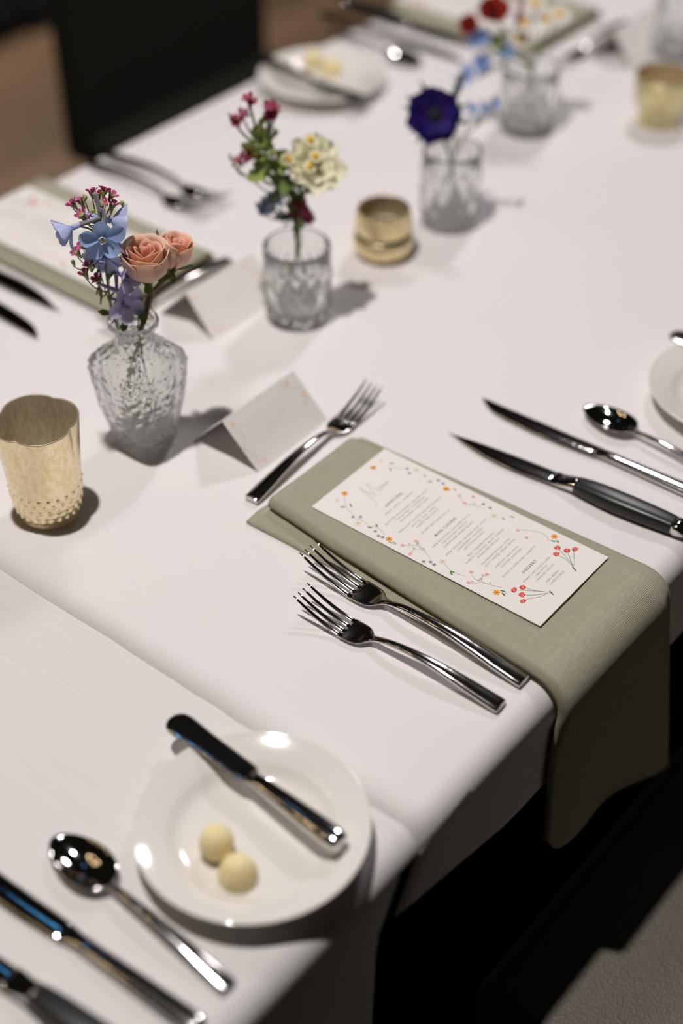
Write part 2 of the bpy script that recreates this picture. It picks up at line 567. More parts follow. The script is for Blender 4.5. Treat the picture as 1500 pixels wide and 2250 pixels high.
def build_fork(name, L, loc, rz, label, group, head=1.0):
    k = L / 0.192
    r = thing(name, loc, label, 'fork', group, rz)
    st = [(0, 0, .0060, .0020, .0034), (.0012, 0, .0074, .0028, .0034), (.02, 0, .0070, .0028, .0060), (.04, 0, .0060, .0027, .0090), (.06, 0, .0049, .0025, .0113),
          (.08, 0, .0039, .0022, .0121), (.1, 0, .0031, .0020, .0110), (.112, 0, .0029, .0018, .0086), (.119, 0, .0033, .0016, .0064)]
    st = [(y * k, x, w, t, z) for y, x, w, t, z in st]
    obj('handle', mesh('fork_handle', *cut_handle(st)), 'steel', r)
    hd = [(.1175, .0032, .0016, .0069, 0), (.121, .0044, .0014, .0056, 0), (.1245, .0078, .0013, .0042, .0005), (.1285, .0104, .0011, .0030, .001), (.133, .0116, .0010, .0022, .0015),
          (.138, .0120, .0010, .0019, .0017), (.1445, .0121, .0009, .0022, .0017)]
    obj('head', mesh('fork_head', *loft([se_ring(y * k, 0, w * head, t, z, 16, 2.6, sg) for y, w, t, z, sg in spline(hd, 3)])), 'steel', r)
    for i in range(4):
        xx = (-1.5 + i) * 0.0064 * head
        zz = .0017 * (xx / (.0121 * head)) ** 2
        rings = []
        for q in range(11):
            f = q / 10
            y = .1425 + .0495 * f
            w = (.0021 - .0011 * f ** 1.3) * head
            if q == 10:
                w *= 0.5
            z = .0021 + zz + .0165 * f ** 1.55
            rings.append(se_ring(y * k, xx * (1 - 0.06 * f), w, .0009 - .0003 * f, z, 12, 3.0))
        obj('tine', mesh('fork_tine', *loft(rings)), 'steel', r)
    return r

def build_knife(name, loc, rz, label, group=None):
    """Table knife, L 0.238, lying flat."""
    r = thing(name, loc, label, 'knife', group, rz)
    st = [(0, 0, .0058, .0026, .0045), (.0015, 0, .0078, .0038, .0045), (.03, 0, .0074, .0036, .0046), (.06, 0, .0066, .0033, .0047), (.085, 0, .0060, .0030, .0047), (.10, 0, .0058, .0027, .0046), (.108, 0, .0066, .0016, .0042), (.112, 0, .0074, .0009, .0040)]
    obj('handle', mesh('knife_handle', *cut_handle(st)), 'steel', r)
    rings = []
    for f in [i / 20 for i in range(21)]:
        y = .110 + .128 * f
        xl = -.0076 - .0026 * math.sin(PI * min(1, f * 1.25)) ** 1 * (1 if f < .8 else 1)
        xr_ = .0074 + .0004 * math.sin(PI * f)
        if f > .72:
            q = (f - .72) / .28
            xl = xl * (1 - q ** 2.4) + .0072 * q ** 2.4
        if f > .93:
            q = (f - .93) / .07
            xr_ -= .0022 * q * q
        w = max(.0006, (xr_ - xl) / 2)
        rings.append(se_ring(y, (xl + xr_) / 2, w, .0009, .0040 - .0014 * f, 12, 2.2))
    obj('blade', mesh('knife_blade', *loft(rings)), 'blade', r)
    return r

def build_steak(name, loc, rz, label, group=None):
    r = thing(name, loc, label, 'knife', group, rz)
    st = [(.010, .0015, .0086, .0062, .0080), (.022, .0012, .0094, .0070, .0082), (.045, .0000, .0103, .0076, .0086), (.07, -.0005, .0104, .0076, .0086), (.09, 0, .0094, .0068, .0082), (.104, .0004, .0080, .0056, .0074)]
    obj('handle', mesh('steak_handle', *loft([se_ring(y, x, w, t, z, 20, 3.0) for y, x, w, t, z in spline(st, 4)])), 'black', r)
    cap = [(-.002, .003, .0062, .0042, .0074), (0, .0028, .0078, .0056, .0076), (.006, .002, .0088, .0064, .0079), (.0105, .0015, .0088, .0064, .0080)]
    e = obj('end_cap', mesh('steak_cap', *loft([se_ring(y, x, w, t, z, 20, 3.0) for y, x, w, t, z in cap])), 'steel', r)
    e['label'] = 'polished steel end cap'
    bo = [(.1035, .0004, .0081, .0057, .0074), (.108, .0006, .0082, .0052, .0068), (.115, .0008, .0086, .0036, .0056), (.122, .0008, .0090, .0016, .0046), (.128, .0006, .0092, .0008, .0042)]
    obj('bolster', mesh('steak_bolster', *loft([se_ring(y, x, w, t, z, 20, 2.6) for y, x, w, t, z in spline(bo, 3)])), 'steel', r)
    rings = []
    for f in [i / 22 for i in range(23)]:
        y = .124 + .113 * f
        xr_ = .0092 - .0085 * f ** 2.2
        xl = -.0080 - .0035 * math.sin(PI * min(1, f * 1.1)) + .0095 * f ** 3.2
        w = max(.0004, (xr_ - xl) / 2)
        rings.append(se_ring(y, (xl + xr_) / 2, w, .0009 - .0004 * f, .0042 - .0012 * f, 12, 2.2))
    obj('blade', mesh('steak_blade', *loft(rings)), 'blade', r)
    return r

def build_spoon(name, L, loc, rz, label, group=None):
    k = L / 0.16
    r = thing(name, loc, label, 'spoon', group, rz)
    st = [(0, 0, .0050, .0016, .0030), (.001, 0, .0064, .0022, .0030), (.02, 0, .0060, .0022, .0052), (.045, 0, .0048, .0021, .0080), (.07, 0, .0036, .0019, .0098), (.09, 0, .0029, .0017, .0092), (.103, 0, .0030, .0014, .0076), (.110, 0, .0042, .0010, .0068)]
    st = [(y * k, x, w * k, t, z) for y, x, w, t, z in st]
    obj('handle', mesh('spoon_handle', *cut_handle(st)), 'steel', r)
    # bowl: egg outline, outer and inner skin
    nu, nv = 40, 10
    def pt(i, j, th):
        a = 2 * PI * i / nu
        q = j / nv
        ex = .0165 * (1 + .10 * math.cos(a + PI / 2) * 0)
        x = ex * math.cos(a) * q * (1 - .16 * math.sin(a) * q)
        y = .134 + .0285 * math.sin(a) * q
        rim = .0080 - .0012 * math.sin(a) * q
        z = .0012 + rim * (q ** 2.1) - th * math.cos(min(1, q) * 1.1)
        return (x * k, y * k, max(z, .0003))
    vs, fs = [], []
    for side, th in ((0, 0.0), (1, 0.0011)):
        vs.append(pt(0, 0, th))
        for j in range(1, nv + 1):
            for i in range(nu):
                vs.append(pt(i, j, th))
    n1 = 1 + nv * nu
    for s in (0, 1):
        o = s * n1
        for i in range(nu):
            t = (o, o + 1 + i, o + 1 + (i + 1) % nu)
            fs.append(t if s == 0 else t[::-1])
        for j in range(nv - 1):
            for i in range(nu):
                a, b2 = o + 1 + j * nu + i, o + 1 + j * nu + (i + 1) % nu
                q = (a, a + nu, b2 + nu, b2)
                fs.append(q if s == 0 else q[::-1])
    for i in range(nu):
        a, b2 = 1 + (nv - 1) * nu + i, 1 + (nv - 1) * nu + (i + 1) % nu
        fs.append((a, a + n1, b2 + n1, b2))
    obj('bowl', mesh('spoon_bowl', vs, fs), 'mirror', r)
    return r

def build_spreader(name, loc, rz, label, group=None):
    """Butter knife, L 0.168; lies on the plate rim."""
    r = thing(name, loc, label, 'knife', group, rz)
    st = [(0, 0, .0048, .0040, .0052), (.0022, 0, .0070, .0056, .0056), (.012, 0, .0078, .0058, .0058), (.04, 0, .0070, .0050, .0052), (.07, 0, .0056, .0038, .0042), (.082, 0, .0050, .0030, .0036), (.088, 0, .0062, .0016, .0030)]
    st = [(y, x, w * 1.12, t, z) for y, x, w, t, z in st]
    obj('handle', mesh('spreader_handle', *cut_handle(st, 2.5)), 'steel', r)
    bl = [(.086, .0004, .0062, .0015, .0030), (.092, .0006, .0078, .0010, .0028), (.105, .0004, .0080, .0009, .0027), (.135, -.0004, .0084, .0009, .0026), (.150, -.001, .0094, .0009, .0026), (.160, -.001, .0092, .0009, .0026), (.1655, -.001, .0068, .0008, .0026), (.168, -.001, .0030, .0006, .0026)]
    obj('blade', mesh('spreader_blade', *loft([se_ring(y, x, w * 1.16, t, z, 14, 2.2) for y, x, w, t, z in spline(bl, 3)])), 'steel', r)
    return r

def rz_to(a, b2):
    """Rotation that sends +Y towards a->b."""
    return math.atan2(-(b2[0] - a[0]), b2[1] - a[1])

G_FORK = 'steel forks laid on the tablecloth'
G_KNIFE = 'steel knives laid on the tablecloth'
G_SPOON = 'teaspoons laid on the tablecloth'
# place setting with the menu in front
build_fork('dinner_fork', .186, (.668, .018, CT), rz_to((.668, .018), (.657, .20)), 'shorter steel fork lying outermost, left of the longer one beside the sage napkin', G_FORK)
build_fork('dinner_fork', .213, (.700, .019, CT), rz_to((.700, .019), (.699, .23)), 'longer steel fork lying against the flap of the sage napkin with the menu', G_FORK, 1.05)
build_fork('dessert_fork', .184, (.729, .321, CT), rz_to((.729, .321), (.912, .331)), 'steel fork lying crosswise between the front place card and the napkin', G_FORK)
build_steak('steak_knife', (.9235, .008, CT), rz_to((.9235, .008), (.9125, .244)), 'black-handled steel steak knife right of the readable menu', G_KNIFE)
build_knife('table_knife', (.977, .014, CT), rz_to((.977, .014), (.9705, .253)), 'all-steel table knife between the black-handled steak knife and a teaspoon', G_KNIFE)
build_spoon('teaspoon', .158, (1.008, .008, CT), rz_to((1.008, .008), (1.0205, .164)), 'teaspoon at the right edge of the photo, beside the all-steel table knife', G_SPOON)
# neighbouring setting in the lower left corner
build_spoon('teaspoon', .166, (.3665, .016, CT - .001), rz_to((.3665, .016), (.374, .180)), 'teaspoon beside the plate with two butter balls, with glints in its bowl', G_SPOON)
build_knife('table_knife', (.334, .012, CT - .001), rz_to((.334, .012), (.324, .250)), 'all-steel table knife left of the teaspoon in the lower left corner', G_KNIFE)
build_steak('steak_knife', (.292, .000, CT - .001), rz_to((.292, .000), (.275, .24)), 'black-handled steak knife cut off by the bottom left corner of the photo', G_KNIFE)
# far side, setting at the left
build_fork('dinner_fork', .195, (1.066, .872, CT), rz_to((1.066, .872), (1.061, .69)), 'blurred fork with a bluish glint at the far edge, nearer of that pair', G_FORK)
build_fork('dinner_fork', .195, (1.094, .872, CT), rz_to((1.094, .872), (1.091, .69)), 'blurred fork at the far edge, the one of its pair nearer the black chair', G_FORK)
build_fork('dessert_fork', .184, (1.008, .603, CT), rz_to((1.008, .603), (.83, .604)), 'blurred fork lying crosswise behind the square glass bottle of flowers', G_FORK)
build_steak('steak_knife', (.8355, .905, CT), rz_to((.8355, .905), (.829, .67)), 'blurred steak knife beside the far left sage napkin, tip towards the bottle', G_KNIFE)
build_knife('table_knife', (.795, .888, CT), rz_to((.795, .888), (.788, .650)), 'blurred dark table knife at the left edge, outermost at the far left setting', G_KNIFE)
# far side, setting at the top
build_knife('table_knife', (1.568, .938, CT), rz_to((1.568, .938), (1.575, .70)), 'blurred table knife by the far bread plate, next to the teaspoon', G_KNIFE)
build_steak('steak_knife', (1.612, .938, CT), rz_to((1.612, .938), (1.618, .70)), 'blurred steak knife along the edge of the topmost sage napkin', G_KNIFE)
build_spoon('teaspoon', .158, (1.532, .895, CT), rz_to((1.532, .895), (1.522, .735)), 'blurred teaspoon just right of the far bread plate', G_SPOON)
build_fork('dessert_fork', .184, (1.812, .602, CT), rz_to((1.812, .602), (1.63, .594)), 'blurred fork lying crosswise below the topmost sage napkin', G_FORK)

# ------------------------------------------------------------------ plates and butter
def build_plate(loc, label):
    r = thing('bread_plate', loc, label, 'plate', 'white bread plates')
    Rr = .0808
    prof = [(0.0018, .030), (.0, .0335), (.0, .0385), (.0012, .0400), (.0022, .0440), (.0058, .0545), (.0104, .0625), (.0135, .0700), (.0166, .0778), (.0182, Rr), (.0194, Rr + .0004), (.0200, Rr - .0006),
            (.0192, .0780), (.0165, .0700), (.0138, .0630), (.0118, .0585), (.0090, .0545), (.0066, .0500), (.0056, .0440), (.0052, .0300), (.0050, .0120), (.0050, .0)]
    obj('plate_body', mesh('bread_plate', *lathe([(z, q) for z, q in spline(prof, 3)], 96)), 'china', r)
    return r

def butter_ball(loc, dome, label, group):
    vs, fs = [], []
    nu, nv = 28, 20
    rings = []
    for i in range(nv + 1):
        f = i / nv
        ring = []
        for k in range(nu):
            a = 2 * PI * k / nu
            if dome:      # dome on a slightly wider skirt
                if f < .3:
                    rr, z = .0136 - .0012 * (f / .3) ** 2 + .0004 * math.sin(f * 40), .0068 * f / .3
                    if f < .06: rr -= .0018 * (1 - f / .06)
                else:
                    t = (f - .3) / .7 * PI / 2
                    rr, z = .0124 * math.cos(t) + .0001, .0068 + .0122 * math.sin(t)
            else:
                t = -PI / 2 * .72 + f * (PI / 2 * 1.72)
                rr, z = .0120 * math.cos(t) + .0001, .0105 + .0126 * math.sin(t)
            n = 1 + .06 * noise.noise((rr * math.cos(a) * 260 + loc[0] * 99, rr * math.sin(a) * 260, z * 260))
            ring.append((rr * n * math.cos(a), rr * n * math.sin(a), z * (1 + .02 * noise.noise((a, z * 200, 1)))))
        rings.append(ring)
    o = obj('butter_ball', mesh('butter_ball', *loft(rings)), 'butter', None, Matrix.Translation(loc))
    return tag(o, label, 'butter', group)

p1 = build_plate((.4618, .081, CT - .0002), 'white bread plate in front with two butter balls and a butter knife')
build_spreader('butter_knife', (.4835, .0205, CT + .0182), rz_to((.4835, .0205), (.4955, .185)), 'butter knife lying across the front bread plate', 'butter knives on bread plates')
butter_ball((.4365, .0905, CT + .0050), False, 'rounder butter ball on the front plate, towards the table middle', 'butter balls on the front plate')
butter_ball((.4300, .0655, CT + .0050), True, 'domed butter ball with a flat skirt on the front plate, nearer the table edge', 'butter balls on the front plate')
p2 = copy_tree(p1); p2.location = (1.122, .068, CT); tag(p2, 'white bread plate cut off by the right edge of the photo', 'plate', 'white bread plates')
build_spreader('butter_knife', (1.158, -.010, CT + .0182), rz_to((1.158, -.010), (1.160, .155)), 'butter knife at the right edge, only its tip in the photo', 'butter knives on bread plates')
p3 = copy_tree(p1); p3.location = (1.397, .797, CT); tag(p3, 'blurred white bread plate at the far table edge near the black chair', 'plate', 'white bread plates')
build_spreader('butter_knife', (1.372, .872, CT + .0182), rz_to((1.372, .872), (1.368, .704)), 'blurred butter knife across the far bread plate', 'butter knives on bread plates')
butter_ball((1.428, .838, CT + .0050), False, 'blurred butter ball on the far plate, the one nearer the black chair', 'butter balls on the far plate')
butter_ball((1.430, .808, CT + .0050), True, 'blurred butter ball on the far plate, towards the cutlery beside it', 'butter balls on the far plate')

# ------------------------------------------------------------------ napkins
def sheet(name, fn, nu, nv, parent, thick=0.0011, uvs=None):
    vs, uv = [], []
    for i in range(nv + 1):
        for j in range(nu + 1):
            p, q = fn(j / nu, i / nv)
            vs.append(p); uv.append(q)
    fs = []
    for i in range(nv):
        for j in range(nu):
            a = i * (nu + 1) + j
            fs.append((a, a + 1, a + nu + 2, a + nu + 1))
    o = obj(name, mesh(name, vs, fs, True, uv), 'linen', parent)
    s = o.modifiers.new('s', 'SOLIDIFY'); s.thickness = thick; s.offset = 0
    return o

def lerp(tab, s):
    """Piecewise linear table [(key, value)...] with falling or rising keys, smoothed."""
    for (a, x), (b2, y) in zip(tab, tab[1:]):
        if min(a, b2) <= s <= max(a, b2):
            t = (s - a) / (b2 - a)
            return x + (y - x) * t
    return tab[0][1] if abs(s - tab[0][0]) < abs(s - tab[-1][0]) else tab[-1][1]

def section(f, xl, xr_, lift):
    """Folded napkin cross-section: f 0..1 runs from the right edge over the top, round the left fold and back below. -> x, h"""
    w = xr_ - xl
    top_h, rf = .0128 * lift + .002, .0046 * lift + .0008
    if f < .70:
        t = f / .70
        x = xr_ - (w - rf) * t
        e = min(1, t / .16)
        h = .0052 + (top_h - .0052) * (e * e * (3 - 2 * e))
        h -= .0010 * math.sin(PI * min(1, max(0, t - .1) / .9)) * lift
        return x, h
    if f < .84:
        a = (f - .70) / .14 * PI
        return xl + rf - rf * math.sin(a), top_h - rf * 1.0 + rf * math.cos(a)
    t = (f - .84) / .16
    x = xl + rf + (w - rf - .006) * t
    h = (top_h - 2 * rf) + (.0026 - (top_h - 2 * rf)) * max(0, min(1, (t - .12) / .3))
    return x, max(.0018, h)

nap = thing('napkin', (.79, .15, CT), 'folded sage linen napkin under the readable menu, draped over the table edge', 'napkin', 'sage linen napkins')
def nap_top(f, v):
    L = .286 + R * PI / 2 + .185
    s = .286 - v * L
    d = max(0, -s - R * PI / 2)
    xl = lerp([(.29, .728), (.2, .719), (.0, .7065), (-.04, .7035), (-.10, .702), (-.25, .706)], s)
    xr_ = lerp([(.29, .8545), (.15, .862), (.0, .8690), (-.04, .8735), (-.12, .888), (-.26, .912)], s)
    lift = 1.0 - .12 * (1 - max(0, min(1, s / .28))) - .45 * min(1, d / .05)
    x, h = section(f, xl, xr_, lift)
    # hem hangs lower on the right
    t = min(1, max(0, (x - xl) / (xr_ - xl)))
    if d > 0:
        ext = .90 + .34 * t - .10 * max(0, 1 - t / .09) ** 2 - (.05 if f > .84 else 0)
        s = -R * PI / 2 - d * ext
        h += (d / .18) * (.006 * math.sin(t * 7 + .6) + .010 * t)
    y, z = edge(s, h)
    ph = .0006 * noise.noise((x * 40, s * 30, 2))
    return (x - .79, y - .15, z - ZC + .0002 + (ph if s > 0 else 0)), (f * .26, s)
sheet('folded_cloth', nap_top, 64, 84, nap)
def nap_flap(f, v):
    y = .306 - v * .22
    x0 = .7055 + .0015 * math.sin(v * 5)
    x = x0 + (.80 - x0) * f
    h = .0017 + .0022 * max(0, 1 - v * 1.6) * (1 - abs(2 * min(1, f * 3) - 1)) * 1.0
    return (x - .79, y - .15, h), (x, y)
sheet('under_flap', nap_flap, 24, 24, nap, 0.0014)

def far_napkin(loc, x0, x1, y0, y1, label):
    r = thing('napkin', loc, label, 'napkin', 'sage linen napkins')
    def f2(f, v):
        x, h = section(f, x0, x1, 1.0)
        # mirrored: the roll lies on the diner's side away from us
        x = x0 + x1 - x
        s = (y1 - y0) * v
        y = y0 + s
        return (x - loc[0], y - loc[1], h), (f * .26, y)
    sheet('folded_cloth', f2, 56, 12, r)
    def f3(f, v):
        x = x0 + .03 + (x1 - x0 - .024) * f
        y = y0 - .004 + (y1 - y0) * v
        return (x - loc[0], y - loc[1], .0016), (x, y)
    sheet('under_flap', f3, 8, 8, r, .0012)
    return r
far_napkin((.925, .745, CT), .852, .997, .614, .876, 'blurred sage napkin with a menu at the far left of the table')
far_napkin((1.72, .755, CT), 1.632, 1.806, .640, .876, 'blurred sage napkin with a menu at the very top of the photo')

# ------------------------------------------------------------------ printed cards
def ink_mesh(name, polys):
    """polys: list of (points2d, colour, z). Each a flat printed shape."""
    vs, fs, cols = [], [], []
    for pts, c, z in polys:
        k = len(vs)
        vs += [(p[0], p[1], z) for p in pts]
        fs.append(tuple(range(k, k + len(pts))))
        cols.append(c)
    me = mesh(name, vs, fs, False)
    ca = me.color_attributes.new('ink', 'FLOAT_COLOR', 'CORNER')
    for p, c in zip(me.polygons, cols):
        for l in p.loop_indices:
            ca.data[l].color = (*c, 1)
    return me

def ribbon(pts, w, c, z):
    pts = spline(pts, 5)
    out = []
    for a, b2 in zip(pts, pts[1:]):
        d = (V((b2[0], b2[1])) - V((a[0], a[1])))
        if d.length < 1e-7:
            continue
        n = V((-d.y, d.x)).normalized() * w / 2
        out.append(([(a[0] + n.x, a[1] + n.y), (a[0] - n.x, a[1] - n.y), (b2[0] - n.x, b2[1] - n.y), (b2[0] + n.x, b2[1] + n.y)], c, z))
    return out

def disc(p, r, c, z, n=9, sq=1.0, ph=0.0):
    return [([(p[0] + r * math.cos(2 * PI * k / n + ph), p[1] + r * sq * math.sin(2 * PI * k / n + ph)) for k in range(n)], c, z)]

def leaf2(p, l, w, a, c, z):
    q = []
    for k in range(10):
        t = 2 * PI * k / 10
        x, y = l / 2 * math.cos(t), w / 2 * math.sin(t) * (1 - .3 * math.cos(t))
        q.append((p[0] + x * math.cos(a) - y * math.sin(a), p[1] + x * math.sin(a) + y * math.cos(a)))
    return [(q, c, z)]

def blossom2(p, r, c, c2, z, n=6):
    out = []
    a0 = random.uniform(0, 2)
    for k in range(n):
        a = a0 + 2 * PI * k / n
        out += leaf2((p[0] + r * .55 * math.cos(a), p[1] + r * .55 * math.sin(a)), r * 1.0, r * .62, a, c, z + .00001 * (k % 3))
    return out + disc(p, r * .3, c2, z + .00005)

ORANGE, ORANGE2 = (.86, .36, .04), (.55, .16, .02)
GRN, GRN2, NAVY, PALE, PINK, RED, REDD = (.10, .22, .09), (.36, .38, .24), (.16, .22, .30), (.76, .71, .58), (.84, .46, .42), (.62, .07, .05), (.36, .03, .02)
GREY, DGREY = (.36, .33, .32), (.34, .32, .31)

orange = [(0.0232, 0.1058), (-0.0198, 0.1036), (-0.0429, 0.0383), (0.0391, 0.0392), (0.0448, -0.0665), (-0.0406, -0.0669)]
orange_s = [(0.0358, 0.1065), (-0.0314, 0.1027)]
greenleaf = [(0.0378, 0.097), (0.0308, 0.0926), (-0.035, 0.0938), (-0.0287, 0.0899), (0.0386, 0.0563), (0.0418, 0.0642), (0.0396, 0.0376), (0.0433, 0.0331), (0.0437, -0.0251), (0.0372, -0.0208), (-0.0455, 0.0344), (-0.0441, 0.0317), (0.0393, -0.0688), (0.0412, -0.072), (-0.0363, -0.0697), (-0.0389, -0.0723), (-0.043, -0.0254), (-0.0448, -0.0258), (-0.0413, 0.0598), (-0.0358, 0.0568)]
navy = [(0.0403, 0.0819), (0.0366, 0.0765), (0.0443, 0.0513), (0.0435, 0.0454), (-0.0395, 0.0788), (-0.0356, 0.074), (-0.0424, 0.0531), (-0.0453, 0.0475), (-0.0445, 0.0438), (0.042, -0.0044), (0.0423, 0.0028), (-0.0474, -0.0003), (-0.0443, -0.0049), (-0.0451, -0.0091)]
pale = [(0.0441, 0.0743), (-0.0434, 0.0707), (0.0357, -0.0125), (-0.0378, -0.012)]
pink = [(0.0388, 0.0251), (0.0452, 0.0153), (-0.0423, 0.0251), (-0.0312, 0.0194), (-0.0467, 0.0137), (0.0324, -0.0387), (0.0293, -0.0494), (-0.0337, -0.0376), (-0.028, -0.0489), (-0.0451, -0.0431), (0.0335, 0.0164)]
red = [(0.0344, -0.076), (0.0365, -0.0839), (0.0422, -0.0882), (0.0274, -0.0797), (-0.0298, -0.0761), (-0.0226, -0.0799), (-0.0304, -0.0844), (-0.0362, -0.0887)]
strokes = [[(-0.0372, 0.0074), (-0.0352, 0.0154), (-0.0392, 0.0204), (-0.0421, 0.0248)], [(-0.0412, -0.0026), (-0.0361, 0.0077), (-0.0331, 0.0156), (-0.0316, 0.0191)], [(-0.0359, 0.0102), (-0.0408, 0.0144), (-0.0467, 0.0137)], [(-0.0335, -0.0673), (-0.0362, -0.0582), (-0.0389, -0.049), (-0.0372, -0.0419), (-0.0341, -0.038)], [(-0.0381, -0.055), (-0.0365, -0.0495), (-0.0323, -0.0478), (-0.0285, -0.0492)], [(-0.0402, -0.0499), (-0.0437, -0.0457), (-0.0449, -0.0434)], [(-0.0402, -0.0373), (-0.0422, -0.0289), (-0.0418, -0.0218), (-0.0386, -0.0136)], [(-0.0212, 0.1025), (-0.0324, 0.0924), (-0.037, 0.0813)], [(0.0345, 0.093), (0.0371, 0.0849)], [(-0.0406, 0.0444), (-0.0378, 0.0528), (-0.0387, 0.0603)], [(0.0348, -0.0407), (0.0398, -0.0487), (0.0419, -0.0586), (0.0374, -0.0665)], [(0.0379, 0.0244), (0.033, 0.0152), (0.0364, 0.0081), (0.0384, 0.001)], [(-0.0396, -0.0715), (-0.036, -0.0734)], [(-0.0392, 0.0756), (-0.0387, 0.0676), (-0.0408, 0.0611)]]
stalks = [[(0.0208, -0.101), (0.0253, -0.0955), (0.0299, -0.0864), (0.0339, -0.0772)], [(0.0214, -0.0993), (0.0281, -0.0928), (0.0358, -0.0848)], [(0.024, -0.0981), (0.0293, -0.096), (0.0335, -0.0924), (0.0407, -0.0882)], [(0.024, -0.0963), (0.0267, -0.0885), (0.0271, -0.0812)], [(-0.013, -0.1017), (-0.0187, -0.0921), (-0.0236, -0.0845), (-0.0293, -0.0767)], [(-0.0139, -0.0997), (-0.0187, -0.0921), (-0.0211, -0.0851), (-0.0221, -0.0805)], [(-0.0159, -0.0989), (-0.0234, -0.093), (-0.03, -0.0849)], [(-0.0175, -0.0986), (-0.0244, -0.0959), (-0.0302, -0.0912), (-0.0358, -0.0893)]]

def floral_print():
    P = []
    z = .00012
    for s in strokes: P += ribbon(s, .00035, GRN2, z)
    for s in stalks: P += ribbon(s, .0004, (.20, .30, .17), z)
    for q in ((0.0213, -0.1005), (-0.0138, -0.1012)): P += leaf2(q, .0065, .0011, 1.2, (.08, .20, .10), z)
    for i, q in enumerate(greenleaf):
        P += leaf2(q, .0046, .0014, (.9 if i % 2 else 2.2) + .3 * math.sin(i * 3), (GRN if (i < 5 or i > 11) else GRN2), z + .00002)
    for q in navy: P += blossom2(q, .0017, NAVY, (.5, .45, .3), z + .00003, 5)
    for q in pale: P += blossom2(q, .0030, PALE, (.70, .42, .12), z + .00003, 8)
    for q in pink: P += blossom2(q, .0020, PINK, (.75, .25, .2), z + .00004, 5)
    for q in orange: P += blossom2(q, .0031, ORANGE, ORANGE2, z + .00005, 6)
    for q in orange_s: P += leaf2(q, .0046, .0020, .3, (.90, .60, .38), z + .00005)
    for s in strokes[:6] + strokes[11:12]:
        for t in (s[1], s[len(s) // 2]):
            P += leaf2((t[0] + .0015, t[1] + .0012), .0027, .0009, random.uniform(0, 3), GRN2, z + .00002)
    for i, q in enumerate(red):
        P += [([(q[0] + .0031 * rr_ * math.cos(t_), q[1] + .0026 * rr_ * math.sin(t_)) for t_, rr_ in [(2 * PI * k / 11 + i, random.uniform(.72, 1.12)) for k in range(11)]], RED, z + .00006)]
        P += disc((q[0] + .0006, q[1] + .0004), .0019, (.80, .17, .12), z + .00008, 7, .8, i * 2)
        P += leaf2((q[0] - .0006, q[1] - .0008), .0022, .0009, i, (.86, .42, .38), z + .0001)
        P += leaf2((q[0] + .0016, q[1] - .0012), .0016, .0008, i * 2.1, REDD, z + .0001)
    return ink_mesh('floral_print', P)

lines = [('APPETIZER', -0.0003, 0.0655, 0.0231, 1), ('BABY FIELD GREENS', -0.0013, 0.0593, 0.0379, 0), ('ROASTED BUTTERNUT SQUASH SOUP', -0.0012, 0.0514, 0.0593, 0), ('TOASTED PUMPKIN', -0.0011, 0.0478, 0.0387, 0), ('AND FRIED SAGE LEAF', -0.0004, 0.0442, 0.0408, 0), ('HEIRLOOM TOMATO AND MOZZARELLA', -0.0018, 0.0367, 0.0596, 0), ('BASIL OIL AND', -0.0016, 0.0328, 0.0327, 0), ('AGED BALSAMIC', -0.0016, 0.0292, 0.0308, 0), ('WARM ARTISAN ROLLS', -0.0012, 0.0214, 0.0397, 0),
 ('MAIN COURSE', -0.0015, 0.0106, 0.0294, 1), ('PAN ROASTED CHICKEN WITH', -0.0022, 0.0044, 0.0525, 0), ('FIRE ROASTED TOMATO', -0.0029, 0.0007, 0.0344, 0), ('CHAMPAGNE BEURRE BLANC', -0.0021, -0.003, 0.0419, 0), ('HERB GRILLED SALMON FILET WITH', -0.0012, -0.0101, 0.0579, 0), ('CRANBERRY CHUTNEY', -0.0011, -0.0138, 0.0364, 0), ('WHITE BEAN RAGOUT', -0.0005, -0.0174, 0.0294, 0), ('BEEF TENDERLOIN WITH', -0.0011, -0.0246, 0.0365, 0), ('GARLIC ROASTED, BLUE CHEESE', -0.001, -0.0283, 0.0547, 0), ('MUSHROOM RAGOUT', -0.0008, -0.0319, 0.0308, 0), ('MUSHROOM RAVIOLI WITH', -0.001, -0.0391, 0.0397, 0), ('GOAT CHEESE CREAM SAUCE', 0.0, -0.0426, 0.0434, 0), ('HARICOT VERTS WITH', -0.0002, -0.0497, 0.0322, 0), ('TOASTED ALMONDS', 0.0006, -0.0533, 0.0299, 0), ('AGAVE GLAZED BABY CARROTS', 0.0011, -0.0606, 0.0477, 0),
 ('DESSERT', 0.0014, -0.0708, 0.0192, 1), ('WARM CHOCOLATE LAVA', 0.0018, -0.0771, 0.0385, 0), ('CAKE WITH', 0.0021, -0.0807, 0.0171, 0), ('CARAMEL SAUCE', 0.0027, -0.0843, 0.0262, 0), ('VERY BERRY', 0.0028, -0.0914, 0.0188, 0), ('CHEESECAKE', 0.0036, -0.0951, 0.0209, 0)]

